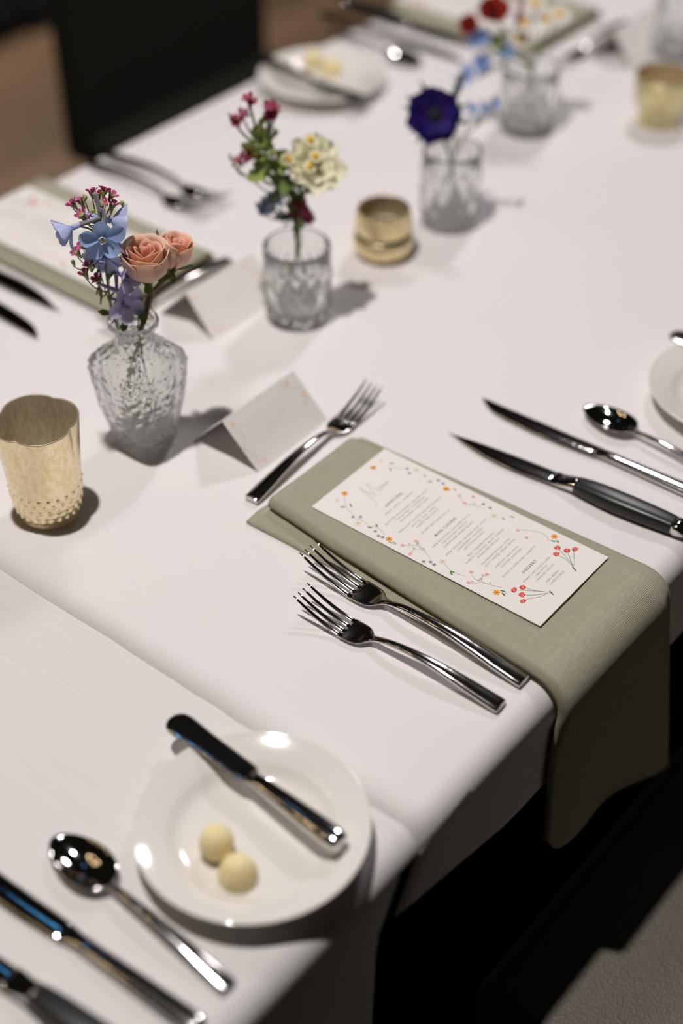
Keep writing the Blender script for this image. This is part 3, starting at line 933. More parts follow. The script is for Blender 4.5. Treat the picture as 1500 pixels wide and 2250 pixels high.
def text_print():
    vs, fs = [], []
    for body, x, y, w, head in lines:
        cu = bpy.data.curves.new('t', 'FONT')
        cu.body = body
        cu.size = .0036 if head else .00262
        cu.space_character = 1.22
        cu.offset = .00006 if head else -.00003
        cu.resolution_u = 2
        o = bpy.data.objects.new('t', cu)
        COL.objects.link(o)
        dg = bpy.context.evaluated_depsgraph_get()
        me = bpy.data.meshes.new_from_object(o.evaluated_get(dg))
        xs = [v.co.x for v in me.vertices]
        x0, x1 = min(xs), max(xs)
        k = len(vs)
        sx = w / (x1 - x0)
        vs += [((v.co.x - (x0 + x1) / 2) * sx + x, v.co.y + y - .0009, .00016) for v in me.vertices]
        fs += [tuple(i + k for i in p.vertices) for p in me.polygons]
        bpy.data.objects.remove(o)
        bpy.data.curves.remove(cu)
        bpy.data.meshes.remove(me)
    me = mesh('menu_text', vs, fs, False)
    ca = me.color_attributes.new('ink', 'FLOAT_COLOR', 'CORNER')
    for i in range(len(ca.data)):
        ca.data[i].color = (*DGREY, 1)
    return me

def script_print(name, polys, w=.0004, c=(.50, .48, .47)):
    P = []
    for s in polys: P += ribbon(s, w, c, .00016)
    return ink_mesh(name, P)

menu_script = [[(-.016, .0742), (-.0135, .0735), (-.0105, .080), (-.0075, .0925), (-.0065, .0975), (-.0062, .088), (-.0052, .0815), (-.0015, .0905), (.0018, .0970), (.0012, .087), (.0022, .0815), (.0045, .083)],
               [(.0045, .083), (.0068, .0855), (.0055, .0868), (.0043, .0838), (.0062, .0822), (.0085, .0835)], [(.0085, .0862), (.0085, .0828), (.0102, .0858), (.0108, .0828), (.0125, .084)],
               [(.0125, .0862), (.0128, .0833), (.0148, .0838), (.0152, .086), (.0153, .0832), (.0172, .0842)]]

def slab(w, h, t, bev=0.0):
    vs, fs = boxpart(-w / 2, w / 2, -h / 2, h / 2, -t, 0)
    return mesh('card', vs, fs, False)

FLOR = floral_print()
TEXT = text_print()
SCRIPT = script_print('menu_script', menu_script)
def menu_card(loc, rz, label, tilt=0.0):
    r = thing('menu_card', loc, label, 'menu', 'printed menus on the napkins', rz)
    obj('card_sheet', slab(.1016, .2290, .0007), 'card', r)
    f = obj('floral_print', FLOR, 'ink', r); f['kind'] = 'stuff'; f['label'] = 'watercolour wildflower border printed on the card'
    t = obj('menu_text', TEXT, 'ink', r); t['kind'] = 'stuff'; t['label'] = 'grey printed lines of the menu'
    s = obj('script_title', SCRIPT, 'ink', r); s['kind'] = 'stuff'; s['label'] = 'faint grey handwritten title'
    return r
menu_card((.7955, .151, CT + .0158), math.radians(.6), 'menu card in focus with wildflower border and readable dessert list')
menu_card((.918, .756, CT + .0158), math.radians(180.0), 'blurred menu card on the far left sage napkin')
menu_card((1.702, .765, CT + .0158), math.radians(180.0), 'blurred menu card on the sage napkin at the top of the photo')

# place cards: folded tents
def place_card(loc, rz, w, ny, rh, by, skew, label):
    """front foot at y=ny, ridge at height rh over y=0, back foot at y=by (local)."""
    r = thing('place_card', loc, label, 'place card', 'folded place cards', rz)
    t = .0005
    def panel(name, yf):
        vs = [(-w / 2 , yf, 0), (w / 2, yf, 0), (w / 2 + skew, 0, rh), (-w / 2 + skew, 0, rh)]
        n = (V(vs[1]) - V(vs[0])).cross(V(vs[3]) - V(vs[0])).normalized()
        if n.z < 0: n = -n
        v2 = [tuple(V(v) - n * t) for v in vs]
        fs = [(0, 1, 2, 3), (7, 6, 5, 4), (0, 4, 5, 1), (1, 5, 6, 2), (2, 6, 7, 3), (3, 7, 4, 0)]
        return obj(name, mesh(name, vs + v2, fs, False), 'card', r), n
    o, n = panel('front_panel', ny)
    panel('back_panel', by)
    # print lies on the front panel
    ph = math.hypot(ny, rh)
    ex, ez = V((1, 0, 0)), n
    ey = ez.cross(ex)
    mxp = Matrix((ex, ey, ez)).transposed().to_4x4()
    mxp.translation = V((skew / 2, ny / 2, rh / 2))
    P = []
    z = .00012
    hw, hh = w / 2 - .006, ph / 2 - .006
    for (x, y) in ((-hw, hh * .9), (hw * .98, hh * .2), (hw * .75, hh)): P += blossom2((x, y), .0030, (.88, .70, .48), (.80, .56, .3), z, 6)
    for (x, y) in ((-hw * .95, -hh * .9), (hw * .9, -hh * .1), (-hw * .8, -hh)): P += blossom2((x, y), .0030, (.88, .70, .66), (.82, .58, .54), z, 5)
    for k in range(9):
        x, y = -hw + .003 * math.sin(k), hh * .6 - k * hh * .16
        P += leaf2((x, y), .004, .0013, k, (.66, .67, .58), z)
        x, y = hw * (.6 + .4 * min(1, k / 4)), hh * (1 - k * .13)
        P += leaf2((x, y), .004, .0013, k * 1.3, (.68, .68, .58), z)
    f = obj('floral_print', ink_mesh('place_print', P), 'ink', r, mxp); f['kind'] = 'stuff'
    sc = [[(-.017, -.006), (-.010, .004), (-.007, .007), (-.011, -.004), (-.006, -.002), (-.003, .001), (-.004, -.003), (0, 0), (.002, -.002)],
          [(.005, .000), (.009, .008), (.011, .011), (.008, .002), (.010, .001), (.014, .006), (.013, .003), (.019, .007)]]
    s2 = obj('name_script', script_print('name_script', sc, .0004, (.68, .66, .64)), 'ink', r, mxp); s2['kind'] = 'stuff'
    return r
place_card((.812, .381, CT), math.radians(1.0), .098, -.037, .042, .040, -.004, 'tent place card with faint wildflowers beside the square bottle of flowers')
place_card((.940, .552, CT), math.radians(-1.0), .098, -.038, .040, .038, .002, 'blurred tent place card behind the cut-glass tumbler, before the far left napkin')
place_card((1.738, .553, CT), math.radians(0.0), .098, -.036, .044, .034, .004, 'blurred tent place card at the top right behind the gold votive')

# ------------------------------------------------------------------ glass vases and candle glasses
def add_thing_mesh(name, part, m, loc, label, cat, group):
    r = thing(name, loc, label, cat, group)
    return r

v1 = thing('bottle_vase', (.733, .453, CT), 'square pressed-glass bottle holding peach roses and blue delphinium', 'vase', 'glass flower vases')
def sq_shape(th, z, a, n):
    c, s = abs(math.cos(th)), abs(math.sin(th))
    r = a / (c ** n + s ** n) ** (1 / n)
    if n > 2.6 and a > .001:
        p = V((math.cos(th) * 12, math.sin(th) * 12, z * 330))
        f = min(1, (n - 2.6) / 1.5)
        r += f * .0016 * (noise.noise(p * .75) + .55 * noise.noise(p * 1.6))
    return r
outer = [(0, .0185, 4), (.0006, .0205, 4.2), (.003, .0222, 4.5), (.012, .0232, 5), (.02, .0250, 5), (.035, .0282, 5), (.05, .0312, 5), (.065, .0332, 5), (.078, .0344, 5), (.087, .0348, 5), (.092, .0342, 4.8), (.0955, .0325, 4.4), (.0985, .0290, 3.6), (.1015, .0245, 2.9), (.1045, .0205, 2.3), (.108, .0180, 2),
         (.114, .0172, 2), (.120, .0176, 2), (.124, .0192, 2), (.126, .0214, 2), (.1285, .0222, 2), (.1305, .0218, 2), (.1312, .0205, 2)]
outer = [tuple(q) for q in spline(outer, 4)]
inner = [(.1308, .0192, 2), (.127, .0170, 2), (.120, .0152, 2), (.108, .0150, 2), (.1015, .0160, 2)]
inner_low = [(.0985, .020, 2.5), (.094, .0285, 2.55), (.087, .0305, 2.59), (.07, .0298, 2.59), (.05, .0270, 2.59), (.03, .0225, 2.59), (.012, .0180, 2.55), (.0085, .0150, 2.5), (.0075, .008, 2), (.0075, 0, 2)]
prof = [(z, r, max(2, n)) for z, r, n in outer] + [(z, r, max(2, n)) for z, r, n in spline(inner + inner_low, 3)]
prof = [(z, max(0, r), n) for z, r, n in prof]
obj('bottle', mesh('bottle_vase', *lathe(prof, 112, sq_shape)), 'press', v1)

def tumbler(loc, h, rr, label, nl=14, tw=95.0):
    r = thing('tumbler_vase', loc, label, 'vase', 'glass flower vases')
    def sh(th, z, q, out):
        if out and .008 < z < h - .016 and q > .001:
            f = min(1, (z - .008) / .006, (h - .016 - z) / .006)
            a = math.sin(nl * th / 2 + tw * z) ; b2 = math.sin(nl * th / 2 - tw * z)
            q += f * .0021 * (abs(a) + abs(b2) - 1.2)
        return q
    pr = [(0, rr - .004, 0), (.0006, rr - .0015, 0), (.003, rr, 1)] + [(.004 + (h - .005) * k / 44, rr + .0008 * k / 44, 1) for k in range(45)] + [(h, rr + .0002, 0), (h, rr - .0012, 0)] + \
         [(h - .001, rr - .002, 0), (h * .7, rr - .0026, 0), (h * .35, rr - .003, 0), (.012, rr - .0035, 0), (.0100, rr - .006, 0), (.0095, .010, 0), (.0095, 0, 0)]
    obj('tumbler', mesh('tumbler', *lathe(pr, 140, sh)), 'cut', r)
    return r
tumbler((.978, .480, CT), .082, .0325, 'cut-glass tumbler with cream and pink flowers behind the square bottle')
tumbler((1.226, .473, CT), .088, .0315, 'cut-glass tumbler holding the dark violet anemone', 12, 70.0)
tumbler((1.468, .533, CT), .080, .0335, 'blurred glass tumbler with red, blue and white flowers', 10, 60.0)
tumbler((1.775, .500, CT), .095, .0335, 'blurred glass tumbler cut off at the top right edge of the photo', 12, 70.0)

# candle glass with a scalloped rim and rows of hobnails
cg = thing('candle_glass', (.611, .447, CT), 'gold mercury-glass candle holder with wavy rim and hobnail base, at left', 'candle holder', 'gold candle glasses')
def lobes(th, z, r, hob):
    f = max(0, z / .098) ** 2.2
    r *= 1 + f * .13 * (abs(math.sin(2 * (th - math.radians(20)))) ** .7 - .62)
    if hob and .006 < z < .036:
        row = (z - .0065) / .0062
        k = int(row)
        ph = .5 if k % 2 else 0
        u = (th / (2 * PI) * 24 + ph) % 1 - .5
        w = row - k - .5
        d = math.hypot(u * 1.25, w * 1.0)
        r += .0013 * (math.cos(min(1, d / .5) * PI) + 1) / 2
    return r
pr = [(0, .0235, 0), (.0008, .0252, 0)] + [(z, r, 1) for z, r in [(.002 + (.096 * k / 110), lerp([(0, .0258), (.006, .0262), (.012, .0278), (.022, .0296), (.036, .0308), (.06, .0322), (.08, .0334), (.1, .0348)], .002 + (.096 * k / 110))) for k in range(111)]]
pr += [(.0988, .0345, 0), (.0986, .0336, 0), (.097, .0333, 0), (.08, .0321, 0), (.06, .0309, 0), (.036, .0293, 0), (.012, .0262, 0), (.006, .0240, 0), (.005, .012, 0), (.005, 0, 0)]
cup_me = mesh('candle_glass', *lathe(pr, 240, lobes))
cup_me.materials.append(M['mercury']); cup_me.materials.append(M['mercury_in'])
for p in cup_me.polygons:
    c = p.center
    if p.normal.x * c.x + p.normal.y * c.y < 0 or (p.normal.z > .9 and c.z < .02):
        p.material_index = 1
obj('cup', cup_me, None, cg)

def votive(loc, prof, m, label, wax=None):
    r = thing('votive_holder', loc, label, 'candle holder', 'gold candle glasses')
    P = spline(prof, 4)
    inn = [(z, q - .0018) for z, q in reversed(P) if z > .006] + [(.006, .012), (.006, 0)]
    me = mesh('votive_cup', *lathe([(z, q) for z, q in P] + inn, 72))
    me.materials.append(M[m]); me.materials.append(M['gold_in'])
    for p in me.polygons:
        if p.normal.x * p.center.x + p.normal.y * p.center.y < 0 and p.center.z > .0065:
            p.material_index = 1
        if p.normal.z > .9 and p.center.z < .01:
            p.material_index = 1
    obj('cup', me, None, r)
    return r
vb = votive((1.127, .488, CT), [(0, .021), (.0015, .0245), (.007, .0298), (.014, .0320), (.020, .0322), (.0245, .0306), (.0270, .0282), (.0285, .0280), (.0305, .0296), (.036, .0303), (.042, .0300), (.048, .0291), (.053, .0284), (.0545, .0278)], 'amber',
       'low gold ribbed votive holder beside the violet anemone')
bd = obj('groove_shade', mesh('votive_groove_shade', *lathe([(.0268, .0286), (.0270, .0296), (.0282, .0298), (.0288, .0290), (.0286, .0284)], 60)), 'groove_shade', vb)  # ring added to paint the dark gap of the groove
bd['label'] = 'dark ring painted as the shaded gap of the groove'
votive((1.585, .418, CT), [(0, .024), (.001, .0262), (.005, .0258), (.010, .0248), (.016, .0268), (.026, .0308), (.040, .0335), (.052, .0345), (.060, .0347), (.0615, .0340)], 'olive',
       'blurred olive-gold footed votive holder at the top right')

# ------------------------------------------------------------------ flowers
# shared small meshes
WAXP = join([ring_of(petal(.0040, .0040, .25, .12, 3, 4, .35, .6), 5, .35, r=.0012),
             lathe([(-.0052, .0004), (-.003, .0011), (-.0008, .0021), (.0004, .0023), (.0009, .0010), (.0009, 0)], 8)])
ME_WAX = mesh('waxflower', *WAXP)
ME_WAX.materials.append(M['magenta']); ME_WAX.materials.append(M['budgreen'])
npet = 5 * 4 * 3
for i, p in enumerate(ME_WAX.polygons):
    p.material_index = 0 if i < npet else 1
ME_WAXP = ME_WAX.copy(); ME_WAXP.materials.clear(); ME_WAXP.materials.append(M['pink']); ME_WAXP.materials.append(M['leaf'])
ME_BUD = mesh('bud', *join([blob(.0019, .0019, .0021, 8, 6, (0, 0, .0006)), lathe([(-.005, .0004), (-.003, .0011), (-.0005, .0018), (0, 0)], 8)]))
ME_DELP = mesh('delphinium_petal', *petal(.0125, .0096, -.10, .16, 6, 7, .22, .45, .03, .6))
ME_DELP2 = mesh('delphinium_petal', *petal(.0118, .0092, .10, .24, 6, 7, .22, .45, .04, 2.1))
ME_DELEYE = mesh('floret_eye', *join([ring_of(petal(.0045, .0035, .5, .3, 3, 4, .4, .7), 4, .7), tube([(0, 0, 0), (0, -.001, -.006), (0, -.002, -.0135)], .0016, .0007, 7)]))

def along(pts, d=(0, 0, 1)):
    return [V(p) for p in pts]

def stem_mesh(name, polylines, r0, r1):
    return mesh(name, *join([tube(p, r0, r1, 6, 4) for p in polylines]))

B1 = (.733, .453, CT)
VUP = V((-.55, -.50, .66))       # towards the camera side and up: how blooms face
G1 = 'flowers in the square bottle'

# waxflower sprig
WAX1 = [(-0.0237, 0.031, 0.2406), (-0.0172, 0.0281, 0.2413), (-0.0109, 0.0208, 0.2494), (-0.0084, 0.0164, 0.2473), (-0.0042, 0.013, 0.2505), (0.001, 0.0108, 0.2449), (-0.0119, 0.0102, 0.2433), (-0.0025, 0.0069, 0.2392), (-0.0267, 0.0178, 0.2367), (-0.0219, 0.0184, 0.2311), (-0.0261, 0.0217, 0.2061), (-0.0304, 0.025, 0.2008), (-0.0263, 0.0165, 0.1902), (-0.0271, 0.0225, 0.1803), (-0.0205, 0.0151, 0.1748), (-0.0184, 0.0223, 0.2092), (-0.0049, 0.0178, 0.1742)]
WAXBUD1 = [(-0.0167, 0.0232, 0.2457), (-0.0111, 0.0141, 0.2473), (-0.0069, 0.0106, 0.2434), (0.0056, 0.0044, 0.2378), (-0.0338, 0.0276, 0.1924), (-0.0197, 0.0166, 0.1632), (0.0036, 0.0084, 0.2086), (-0.0149, 0.0173, 0.2347)]
w1 = thing('waxflower_sprig', B1, 'magenta waxflower sprig behind the blue delphinium in the square bottle', 'flower', G1)
FORK = [V((-.0125, .0165, .222)), V((-.0190, .0185, .186)), V((-.0140, .0130, .160))]
main = [(-.0125, .0165, .232), (-.0165, .0180, .20), (-.0150, .0145, .165), (-.0100, .0110, .135), (-.0040, .0050, .108), (.0010, .0020, .07), (.0050, -.0020, .022)]
pl = [main]
for q in WAX1 + WAXBUD1:
    q = V(q)
    f = min(FORK, key=lambda t: (t - q).length + (.02 if t.z > q.z - .004 else 0))
    mid = (q * .6 + f * .4) + V((0, 0, -.006))
    pl.append([tuple(f), tuple(mid), tuple(q - V((0, 0, .004)))])
obj('stem', stem_mesh('waxflower_stem', pl, .00065, .00042), 'stem', w1)
random.seed(11)
for q in WAX1:
    ax = (V(q) - V((-.014, .016, V(q).z - .018))).normalized() + V((random.uniform(-.3, .3), random.uniform(-.3, .3), .25))
    obj('blossom', ME_WAX, None, w1, MX(q, ax, random.uniform(0, 6), random.uniform(1.15, 1.4)))
for q in WAXBUD1:
    obj('bud', ME_BUD, 'budgreen', w1, MX(q, V((0, 0, 1)) + V((random.uniform(-.4, .4), random.uniform(-.4, .4), 0)), 0, 1.0))
for q, d in (((-.0205, .0151, .150), (-.8, .3, .1)), ((-.0205, .0191, .158), (-.7, .5, .3)), ((-.016, .010, .130), (-.9, .3, .3)), ((-.023, .02, .170), (-.5, .2, .5))):
    obj('needle_leaf', mesh('needle_leaf', *petal(.016, .0022, .1, .2, 2, 5, .6, .9)), 'leaf', w1, Matrix.Translation(q) @ frame_z(V(d).cross(V((0, 0, 1))), random.uniform(0, 1)))

# delphinium
DEL = [(-0.0378, 0.0176, 0.2302), (-0.0239, -0.0, 0.2212), (-0.0073, 0.0063, 0.2269), (-0.0044, 0.0084, 0.1985), (-0.0162, 0.0094, 0.1968), (-0.0049, 0.0088, 0.1812), (-0.0107, -0.0042, 0.1821), (-0.009, 0.0034, 0.1619), (-0.0115, -0.0034, 0.1538)]
DAX = [(-.75, .30, -.25), (-.55, -.65, .12), (.45, -.35, -.15), (.5, -.2, .3), (-.5, -.3, -.3), (.3, .3, .4), (.05, -.80, .12), (.4, -.3, -.2), (-.12, -.75, .10)]
DCOL = ['blue', 'sky', 'blue', 'lilac', 'blue', 'lilac', 'lilac', 'lilac', 'lilac']
DELSTEM = [(-0.0161, 0.0115, 0.2544), (-0.0159, 0.0067, 0.2388), (-0.017, 0.0077, 0.2097), (-0.0157, 0.0089, 0.174), (-0.014, 0.0098, 0.1415), (-0.0096, 0.0083, 0.1214), (-0.0051, 0.0045, 0.0876), (0.0009, -0.0008, 0.0271)]
d1 = thing('delphinium_stem', B1, 'pale blue delphinium spray at the front of the square bottle', 'flower', G1)
pl = [DELSTEM[1:]]
for q, a in zip(DEL, DAX):
    q = V(q); a = V(a).normalized()
    near = min([V(p) for p in DELSTEM[1:6]], key=lambda p: (p - q).length + abs(p.z - q.z + .012))
    pl.append([tuple(near), tuple((near + q) / 2 - a * .004 + V((0, 0, .003))), tuple(q - a * .003)])
obj('stem', stem_mesh('delphinium_stem', pl, .0011, .0007), 'stem', d1)
spur = obj('bud_spur', mesh('bud_spur', *join([tube([DELSTEM[0], (-.0157, .0092, .2465), DELSTEM[1]], .0018, .0026, 8), tube([(-.0162, .0064, .243), (-.0150, .0040, .236), (-.0180, .0030, .2275)], .0012, .0026, 8), tube([(-.0172, .0064, .2345), (-.0255, .0110, .2325), (-.0320, .0150, .2315)], .0011, .0022, 8)])), 'spur', d1)
random.seed(5)
for i, (q, a, c) in enumerate(zip(DEL, DAX, DCOL)):
    me = ME_DELEYE.copy()
    fl_ = obj('floret', me, M['white'] if i in (1,) else M[c], d1, MX(q, a, i * 1.3, 1.6 if i < 3 else 1.5))
    for k in range(5):
        pm = (ME_DELP if k % 2 else ME_DELP2).copy()
        obj('petal', pm, c, fl_, Matrix.Rotation(2 * PI * k / 5 + random.uniform(-.15, .15), 4, 'Z') @ Matrix.Rotation((.55 if i in (0, 2, 6) else .15) + random.uniform(-.12, .2), 4, 'X'))

# peach roses
def rose_petal(R0, H, span, flare, th=0.0, nu=8, nv=8, lip=0.25):
    """Wrapped petal: azimuth span about +X, height H, mouth radius R0."""
    vs, fs = [], []
    for i in range(nv + 1):
        v = i / nv
        for j in range(nu + 1):
            u = -1 + 2 * j / nu
            wid = span * (.55 + .45 * math.sin(PI * min(1, v * .62 + .05)))
            a = u * wid
            h = H * v * (1 - .16 * u * u * v)
            r = R0 * (math.sin(min(1, v * 1.5 + .12) * PI / 2) ** .8) * (1 + flare * v * v)
            if v > .8:
                r += lip * R0 * ((v - .8) / .2) ** 2
                h -= lip * H * .25 * ((v - .8) / .2) ** 2
            r *= 1 + .035 * math.sin(3.1 * u + R0 * 3000 + 2 * v)
            vs.append((r * math.cos(a), r * math.sin(a), h))
    for i in range(nv):
        for j in range(nu):
            q = i * (nu + 1) + j
            fs.append((q, q + 1, q + nu + 2, q + nu + 1))
    return vs, fs

def rose(name, center, axis, size, label, stem, seed, half=False):
    r = thing(name, B1, label, 'flower', G1)
    random.seed(seed)
    base = MX(center, axis, random.uniform(0, 6), size)
    lay = [(.0022, .0270, 1.7, .0, .05, 3, 'peach_in'), (.0050, .0275, 1.25, .0, .10, 3, 'peach_in'), (.0085, .0275, 1.05, .0, .13, 4, 'peach_in'), (.0120, .0265, .92, -.04, .13, 4, 'peach'), (.0150, .0245, .85, -.06, .12, 5, 'peach')]
    if half:
        lay = lay[:4]
    for li, (R0, H, sp, fl2, lip, n, c) in enumerate(lay):
        for k in range(n):
            a = 2 * PI * k / n + li * .7 + random.uniform(-.12, .12)
            hh = H * random.uniform(.93, 1.05)
            vv, ff = rose_petal(R0 * random.uniform(.95, 1.05), hh, sp * random.uniform(.95, 1.1), fl2 + random.uniform(-.03, .03), lip=lip * random.uniform(.6, 1.3))
            mx = base @ Matrix.Rotation(a, 4, 'Z') @ Matrix.Rotation(random.uniform(-.05, .08), 4, 'Y')
            o = obj('petal', mesh('rose_petal', vv, ff), c, r, mx)
            s = o.modifiers.new('s', 'SOLIDIFY'); s.thickness = .0004; s.offset = 0
    obj('calyx', mesh('calyx', *lathe([(-.0060, .0016), (-.004, .0030), (-.001, .0046), (.002, .0060), (.0025, 0)], 10)), 'leaf', r, base)
    for k in range(5):
        obj('sepal', mesh('sepal', *petal(.014, .0052, .25, .12, 3, 6, .6, 1.0)), 'leaf', r, base @ Matrix.Rotation(2 * PI * k / 5, 4, 'Z') @ Matrix.Translation((0, .004, 0)) @ Matrix.Rotation(random.uniform(-.5, .5), 4, 'X'))
    obj('stem', stem_mesh('rose_stem', [stem], .0016, .0015), 'redstem', r)
    return r
rose('rose', (.0085, -.0140, .1730), (-.08, -.12, 1), 1.30, 'open peach rose in the square bottle, larger of the two', [(.0085, -.0140, .172), (.0125, -.0135, .158), (.0105, -.0070, .135), (.0050, .0, .110), (-.0020, .004, .085), (-.009, .006, .05), (-.012, .008, .02)], 3)
rose('rose', (.0310, -.0195, .1745), (.18, -.16, 1), 1.12, 'peach rosebud on the right of the larger rose', [(.0335, -.0235, .1745), (.0240, -.0160, .166), (.0100, -.0075, .145), (.0040, -.0035, .115), (.0035, -.003, .08), (.006, -.005, .03)], 9, True)
lf = thing('rose_leaf_sprig', B1, 'thin green leaves among the stems of the square bottle', 'leaf sprig', G1)
obj('stem', stem_mesh('leaf_stem', [[(.0060, -.0040, .172), (.0045, -.0030, .14), (.0030, -.0010, .11), (.000, .002, .07)], [(.0375, -.0255, .1835), (.0290, -.0190, .168), (.0150, -.0090, .150), (.0050, -.0025, .118)]], .0007, .0008), 'stem', lf)
for q, d, L, W, m in (((.0045, -.0060, .158), (-.3, -.3, -.9), .022, .009, 'leaf'), ((.004, -.004, .146), (.2, -.2, -1), .019, .008, 'leaf'), ((-.010, .012, .137), (-.55, .55, .15), .014, .006, 'leaf'), ((-.004, .002, .134), (-.5, -.1, -.5), .014, .007, 'leaf'), ((.0375, -.0255, .182), (.4, -.3, .75), .020, .0028, 'leaf'), ((.026, -.012, .196), (.1, .1, 1), .016, .0022, 'lime'), ((.000, .000, .133), (-.2, -.3, .2), .013, .007, 'leaf'), ((.001, .003, .190), (-.2, .2, .9), .014, .005, 'leaf')):
    y = V(d).normalized()
    zz = (V((-.6, -.5, .6)) - y * V((-.6, -.5, .6)).dot(y)).normalized()
    mx = Matrix((y.cross(zz), y, zz)).transposed().to_4x4(); mx.translation = V(q)
    obj('leaf', mesh('sprig_leaf', *petal(L, W, .12, .15, 4, 7, .25, 1.0)), m, lf, mx)

# --- second vase: pink waxflower, cream scabiosa, little daisies, lime leaves, grey-blue sprig
B2 = (.978, .480, CT)
G2 = 'flowers in the tumbler behind the square bottle'
BOT = [(-.0001, .0001, .1175), (.0005, -.0005, .0925), (-.0006, .0007, .0722), (-.0103, .0115, .0308), (-.017, .0187, .0143)]
def sprig(name, base, label, group, heads, joint, tail, sr=.0011, sm='stem'):
    r = thing(name, base, label, 'flower', group)
    rs = random.Random(len(label) * 7 + len(heads))
    pl = [[tuple(joint)] + [(t[0] + rs.uniform(-.004, .004) * min(1, (.125 - t[2]) / .05), t[1] + rs.uniform(-.004, .004) * min(1, (.125 - t[2]) / .05), t[2]) for t in tail]]
    for q in heads:
        q = V(q); j = V(joint)
        pl.append([tuple(j), tuple(j * .45 + q * .55 + V((0, 0, -.006))), tuple(q - V((0, 0, .003)))])
    obj('stem', stem_mesh('sprig_stem', pl, sr, sr * .7), sm, r)
    return r
random.seed(21)
W2 = [(-.0279, .03, .2348), (-.0265, .0290, .231), (-.0382, .0402, .2163), (-.037, .039, .2125), (-.0289, .0373, .2173), (-.0148, .0164, .226), (-.0096, .0147, .2179), (-.0162, .0179, .2162), (-.0115, .015, .223), (-.0135, .016, .220), (-.0272, .0292, .1858), (-.0339, .031, .1786), (-.0227, .0297, .1769), (-.036, .038, .1734), (-.029, .031, .181)]
s2 = sprig('waxflower_sprig', B2, 'blurred pink waxflower sprig leaning left out of the tumbler', G2, W2, (-.0205, .022, .188), [(-.012, .013, .160), (-.002, .003, .130)] + BOT[1:])
for q in W2:
    obj('blossom', ME_WAXP, None, s2, MX(q, V((random.uniform(-.6, .6), random.uniform(-.6, .6), 1)), random.uniform(0, 6), 1.45))
W2b = [(-.0015, -.0116, .1223), (-.0032, -.0029, .1288), (-.0043, .0022, .1186), (.0007, -.0141, .1148), (.001, -.011, .118), (-.001, -.006, .126)]
s2b = sprig('waxflower_sprig', B2, 'blurred pink waxflowers just above the rim of the second tumbler', G2, W2b, (-.001, -.002, .108), [(0, 0, .09), (.004, -.004, .05), (.010, -.010, .016)])
for q in W2b:
    obj('blossom', ME_WAXP, None, s2b, MX(q, V((random.uniform(-.5, .5), -.8, .6)), random.uniform(0, 6), 1.5))
GR2 = [(-.0218, .0238, .1993), (-.0192, .021, .1876), (-.0161, .0126, .1822), (-.0219, .0238, .1715), (-.0208, .015, .1622), (-.0185, .0254, .153), (-.014, .014, .172), (-.018, .017, .178), (-.024, .022, .180), (-.012, .010, .166), (-.019, .018, .167), (-.016, .019, .190), (-.022, .020, .188), (-.013, .012, .182), (-.010, .010, .174), (-.024, .026, .162)]
s3 = sprig('leaf_sprig', B2, 'blurred lime green leaves left of the cream flower', G2, GR2, (-.008, .008, .148), [(-.001, .001, .122)] + BOT[1:])
for q in GR2:
    a = V((random.uniform(-1, 1), random.uniform(-1, 1), random.uniform(.2, 1)))
    obj('leaf', mesh('lime_leaf', *petal(.021, .016, .2, .2, 4, 5, .4, .8, .05, q[0] * 900)), 'lime', s3, MX(q, a, random.uniform(0, 6)))
GR3 = [(-.0051, .0005, .1535), (-.0038, -.0037, .1399), (.0032, -.0037, .1562), (-.0027, .0031, .1323), (.0015, -.0017, .1248), (.003, -.006, .146), (-.006, .004, .146), (.004, -.004, .138), (.001, -.006, .131), (-.008, .004, .160), (.006, -.010, .150), (.000, .000, .165), (-.006, .006, .128), (.004, -.002, .120), (-.002, -.004, .118), (-.010, .009, .150)]
s4 = sprig('leaf_sprig', B2, 'blurred dark green leaves in the middle of the second bouquet', G2, GR3, (0, 0, .118), BOT[1:])
for q in GR3:
    a = V((random.uniform(-1, 1), random.uniform(-1, 1), random.uniform(-.2, .8)))
    obj('leaf', mesh('dark_leaf', *petal(.021, .013, .15, .15, 4, 5, .4, .9)), 'leaf', s4, MX(q, a, random.uniform(0, 6)))

def bloom(name, base, label, group, center, axis, petals, eye, stem, sm='stem', stemr=.0012, seed=1):
    """petals: list of (count, L, W, tilt, curl, cup, ruffle, radius, material). eye: (rx, rz, material)"""
    random.seed(seed)
    r = thing(name, base, label, 'flower', group)
    b0 = MX(center, axis, random.uniform(0, 6))
    for (n, L, W, tilt, curl, cup, ruf, rad, m) in petals:
        for k in range(n):
            me = mesh('petal', *petal(L * random.uniform(.92, 1.06), W * random.uniform(.92, 1.06), curl, cup, 6, 8, .3, .75, ruf, random.uniform(0, 6)))
            o = obj('petal', me, m, r, b0 @ Matrix.Rotation(2 * PI * k / n + random.uniform(-.1, .1) + tilt * 3, 4, 'Z') @ Matrix.Translation((0, rad, 0)) @ Matrix.Rotation(tilt + random.uniform(-.1, .1), 4, 'X'))
    if eye:
        obj('eye', mesh('eye', *blob(eye[0], eye[0], eye[1], 14, 8, (0, 0, eye[1] * .3))), eye[2], r, b0)
    obj('stem', stem_mesh('stem', [[tuple(center)] + stem], stemr, stemr), sm, r)
    return r
bloom('scabiosa', B2, 'blurred cream ruffled flower at the right of the second bouquet', G2, (.0085, -.0140, .1660), (-.15, -.62, .70),
      [(8, .031, .023, .15, .12, .10, .12, .002, 'cream'), (7, .022, .018, .45, .15, .15, .12, .002, 'cream')], (.006, .004, 'lime'), [(.004, -.006, .150), (.001, -.002, .125)] + BOT[1:3], seed=4)
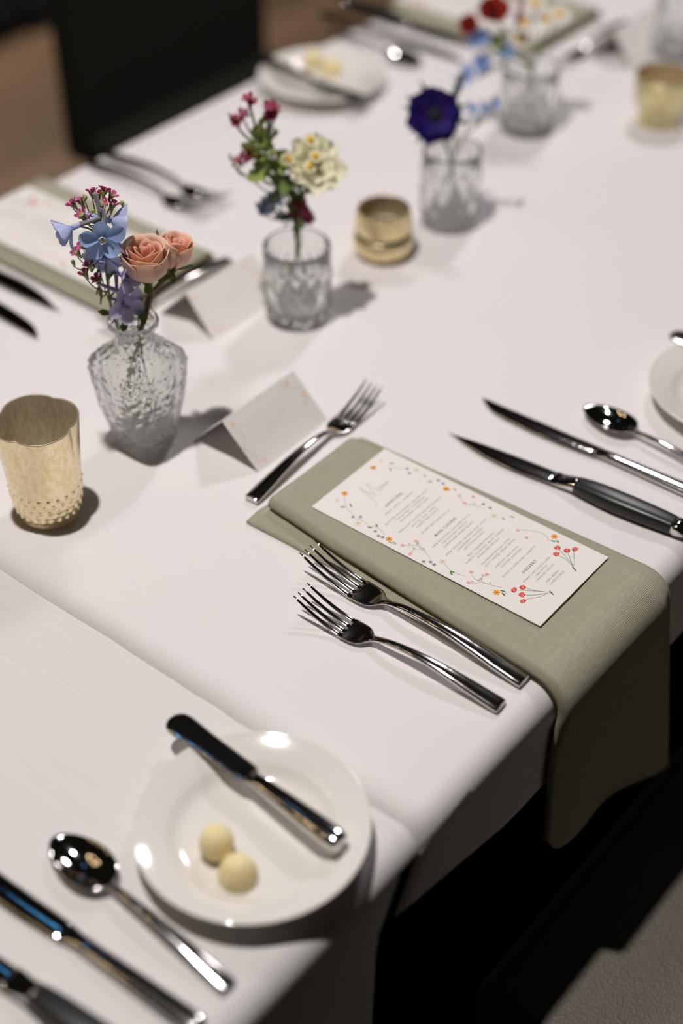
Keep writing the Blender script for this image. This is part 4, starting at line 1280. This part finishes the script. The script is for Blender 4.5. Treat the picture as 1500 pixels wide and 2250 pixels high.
for i, (q, lb) in enumerate(zip([(.0056, -.0148, .1955), (-.0135, -.0035, .180), (.0014, -.0236, .1834), (-.004, -.0218, .1746)],
                ['tiny yellow-eyed daisy at the top of the cream flower', 'tiny yellow-eyed daisy between the lime leaves and the cream flower', 'tiny yellow-eyed daisy in front of the cream flower, the upper one', 'tiny yellow-eyed daisy in front of the cream flower, the lower one'])):
    bloom('daisy', B2, lb, G2, q, (-.3, -.5, .8), [(9, .0058, .0038, .05, .05, .05, 0, .0015, 'cream')], (.0034, .0026, 'yolk'), [(q[0] * .6, q[1] * .6, q[2] - .03), (.0, 0, .118), (0, 0, .09)], stemr=.0006, seed=30 + i)
s5 = sprig('dusty_sprig', B2, 'blurred grey-blue sprig hanging left over the tumbler rim', G2, [(-.0191, .0209, .1257), (-.0121, .0134, .1327), (-.0248, .0219, .1205), (-.009, .0101, .1079), (-.016, .017, .130)], (-.002, .003, .112), BOT[1:4])
for q in [(-.0191, .0209, .1257), (-.0121, .0134, .1327), (-.0248, .0219, .1205), (-.0215, .0215, .122), (-.009, .0101, .1079), (-.016, .017, .130)]:
    obj('blossom', mesh('dusty_blossom', *ring_of(petal(.0110, .0080, .2, .2, 3, 4, .3, .8), 5, .3, .2)), 'greyblue', s5, MX(q, V((random.uniform(-1, 1), random.uniform(-1, 0), .6)), random.uniform(0, 6)))
s6 = sprig('twig', B2, 'blurred thin brown-green twig curving at the far left of the second bouquet', G2, [(-.0418, .0436, .1823), (-.0390, .041, .172)], (-.0319, .034, .158), [(-.018, .019, .140), (-.004, .004, .120), (0, 0, .095)], .0009)
for q in ((-.0418, .0436, .1823), (-.0390, .041, .172), (-.036, .038, .167)):
    obj('leaf', mesh('twig_leaf', *petal(.010, .003, .1, .2, 2, 5, .5, .9)), 'leaf', s6, MX(q, V((.3, -.8, .5)), 1.0 + q[2] * 40))

# --- third vase: violet anemone and blue delphinium
B3 = (1.226, .473, CT)
G3 = 'flowers in the anemone tumbler'
bloom('anemone', B3, 'dark violet anemone with a black centre facing the viewer', G3, (-.0245, .0080, .1330), (-.62, -.55, .50),
      [(7, .030, .032, .20, .10, .12, .06, .001, 'violet'), (6, .025, .028, .45, .10, .12, .05, .002, 'violet')], (.0088, .0060, 'blackeye'), [(-.018, .014, .125), (-.006, .008, .100), (-.001, .0, .07), (.004, -.004, .02)], stemr=.0017, seed=8)
ruff = thing('anemone_collar', B3, 'ragged green leaf collar behind the violet anemone', 'leaf collar', G3)
random.seed(14)
bmx = MX((-.021, .0115, .1300), (-.62, -.55, .50))
for k in range(14):
    obj('leaf', mesh('collar_leaf', *petal(random.uniform(.030, .040), .006, .15, .2, 2, 6, .5, 1.0)), 'leaf', ruff, bmx @ Matrix.Rotation(2 * PI * k / 14 + random.uniform(-.2, .2), 4, 'Z') @ Matrix.Rotation(random.uniform(-.1, .2), 4, 'X'))
def blue_spray(base, heads, label, group, joint, tail, m='sky', seed=2, s=1.0):
    r = sprig('delphinium_stem', base, label, group, heads, joint, tail, .0009)
    random.seed(seed)
    for q in heads:
        fl3 = obj('floret', ME_DELEYE.copy(), m, r, MX(q, V((random.uniform(-1, .6), random.uniform(-1, .2), random.uniform(-.2, .6))), random.uniform(0, 6), s))
        for k in range(5):
            obj('petal', (ME_DELP if k % 2 else ME_DELP2).copy(), m, fl3, Matrix.Rotation(2 * PI * k / 5, 4, 'Z') @ Matrix.Rotation(.5 + random.uniform(-.2, .2), 4, 'X'))
    return r
blue_spray(B3, [(.0163, -.0247, .1314), (.0215, -.033, .1412), (.0122, -.010, .1311)], 'blurred small blue florets right of the violet anemone', G3, (.0072, -.0105, .105), [(.004, -.006, .085), (0, 0, .05), (-.006, .006, .02)], 'sky', 6, .8)
blue_spray(B3, [(.0073, .0054, .1537), (.010, .004, .163)], 'blurred blue and pinkish florets above the violet anemone', G3, (.004, .0, .125), [(.002, -.002, .09), (0, 0, .05), (.01, .004, .018)], 'greyblue', 9, .7)

# --- fourth vase: red, blue and white flowers
B4 = (1.468, .533, CT)
G4 = 'flowers in the far tumbler'
T4 = [(.0, .0, .070), (.002, -.002, .03), (.006, -.004, .016)]
bloom('ranunculus', B4, 'blurred brick red flower at the top, larger of the two red ones', G4, (-.026, .042, .1385), (-.4, -.4, .8), [(8, .021, .020, .45, .2, .15, .05, .002, 'red'), (6, .014, .013, .8, .2, .2, .05, .002, 'red')], (.004, .003, 'blackeye'), [(-.016, .026, .115), (-.005, .008, .09)] + T4, seed=41)
bloom('ranunculus', B4, 'blurred brick red flower at the top, the smaller one on the left', G4, (-.0425, .0625, .1235), (-.6, -.2, .7), [(7, .015, .015, .55, .2, .15, .05, .002, 'red'), (5, .010, .010, .85, .2, .2, .05, .001, 'red')], (.003, .002, 'blackeye'), [(-.024, .034, .105), (-.006, .009, .085)] + T4, seed=42)
blue_spray(B4, [(-.0376, .0559, .1086), (-.037, .050, .112), (-.040, .0425, .088), (-.037, .0394, .0832), (-.043, .047, .080), (-.0485, .0553, .0685), (-.0174, .027, .0997)], 'blurred blue delphinium florets below the red flowers', G4, (-.020, .022, .085), [(-.006, .006, .075)] + T4, 'sky', 12, 1.15)
s7 = sprig('leaf_sprig', B4, 'blurred lime green leaves between the red and blue flowers', G4, [(-.0254, .0388, .1131), (-.022, .034, .108), (-.028, .040, .105)], (-.012, .016, .09), T4)
for q in [(-.0254, .0388, .1131), (-.022, .034, .108), (-.028, .040, .105), (-.020, .030, .113)]:
    obj('leaf', mesh('lime_leaf', *petal(.018, .015, .2, .2, 4, 5, .4, .8, .05, q[0] * 900)), 'lime', s7, MX(q, V((random.uniform(-1, 1), random.uniform(-1, 1), .6)), random.uniform(0, 6)))
for i, (q, lb) in enumerate([((-.007, .0112, .131), 'blurred white daisy right of the larger red flower'), ((.0065, -.0107, .1378), 'blurred white daisy above the far tumbler, to the right of the others'), ((-.0091, .0144, .1115), 'blurred white daisy low over the far tumbler, below the others'), ((-.0011, .0017, .1548), 'blurred yellow-eyed daisy cut off by the top of the photo'), ((.0137, -.0229, .1441), 'blurred yellow-eyed daisy at the right end of the far bouquet')]):
    bloom('daisy', B4, lb, G4, q, (-.4, -.4, .8), [(11, .0120, .0052, .05, .05, .05, 0, .003, 'white')], (.0050, .0030, 'yolk'), [(q[0] * .5, q[1] * .5, q[2] * .75), (0, 0, .07), (.0, .0, .03)], stemr=.0008, seed=50 + i)
s8 = sprig('waxflower_sprig', B4, 'blurred dusky pink sprig behind the white daisies', G4, [(-.010, .020, .128), (-.012, .017, .140), (-.004, .010, .122), (-.008, .016, .150)], (-.004, .006, .10), T4)
for q in [(-.010, .020, .128), (-.012, .017, .140), (-.004, .010, .122), (-.008, .016, .150), (-.006, .010, .112)]:
    obj('blossom', ME_WAXP, None, s8, MX(q, V((random.uniform(-.6, .6), random.uniform(-.6, .6), 1)), random.uniform(0, 6), 1.3))
# --- fifth vase, at the frame's edge
B5 = (1.775, .500, CT)
blue_spray(B5, [(-.030, .020, .088), (-.022, .012, .100)], 'blurred blue florets leaning out of the tumbler at the top right edge', 'flowers in the cut-off tumbler', (-.006, .004, .09), [(0, 0, .06), (.006, -.004, .018)], 'blue', 17, 1.0)

# ------------------------------------------------------------------ chairs and the dark sofa behind
def soft_box(x0, x1, y0, y1, z0, z1, bev, seg=4):
    vs, fs = boxpart(x0, x1, y0, y1, z0, z1)
    me = mesh('soft', vs, fs, False)
    bm = bmesh.new(); bm.from_mesh(me)
    bmesh.ops.bevel(bm, geom=bm.edges[:], offset=bev, segments=seg, profile=0.6, affect='EDGES')
    bm.to_mesh(me); bm.free()
    for p in me.polygons: p.use_smooth = True
    return me

def chair(loc, rz, seat_m, back_m, label, w=.46):
    """Faces +Y; origin on the floor under the seat middle."""
    r = thing('dining_chair', loc, label, 'chair', None, rz)
    obj('seat', soft_box(-w / 2, w / 2, -.23, .23, .375, .455, .022), seat_m, r)
    obj('backrest', soft_box(-w / 2, w / 2, -.285, -.225, .40, .96, .016), back_m, r)
    for sx in (-1, 1):
        for sy in (-1, 1):
            x, y = sx * (w / 2 - .03), sy * .20
            rings = [[(x + sx * k + a * q, y + b2 * q, z) for a, b2 in ((-1, -1), (1, -1), (1, 1), (-1, 1))] for z, q, k in ((0, .013, .006), (.38, .019, 0))]
            obj('leg', mesh('chair_leg', *loft(rings), False), 'wood', r)
    return r
chair((.885, -.235, 0), 0, 'leather', 'leather', 'dining chair with a grey leather seat under the near table edge', .52)
chair((1.725, 1.160, 0), PI, 'dark', 'dark', 'black upholstered dining chair at the far side of the table', .45)
sofa = thing('sofa', (1.75, 3.0, 0), 'dark navy sofa on the brown floor at the top left corner', 'sofa')
obj('seat', soft_box(-.62, .66, -.38, .30, .03, .44, .03), 'navy', sofa)
obj('backrest', soft_box(-.62, .66, .30, .46, .03, .90, .03), 'navy', sofa)
for sx in (-.72, .66):
    obj('armrest', soft_box(sx, sx + .10, -.40, .46, .03, .60, .02), 'navy', sofa)
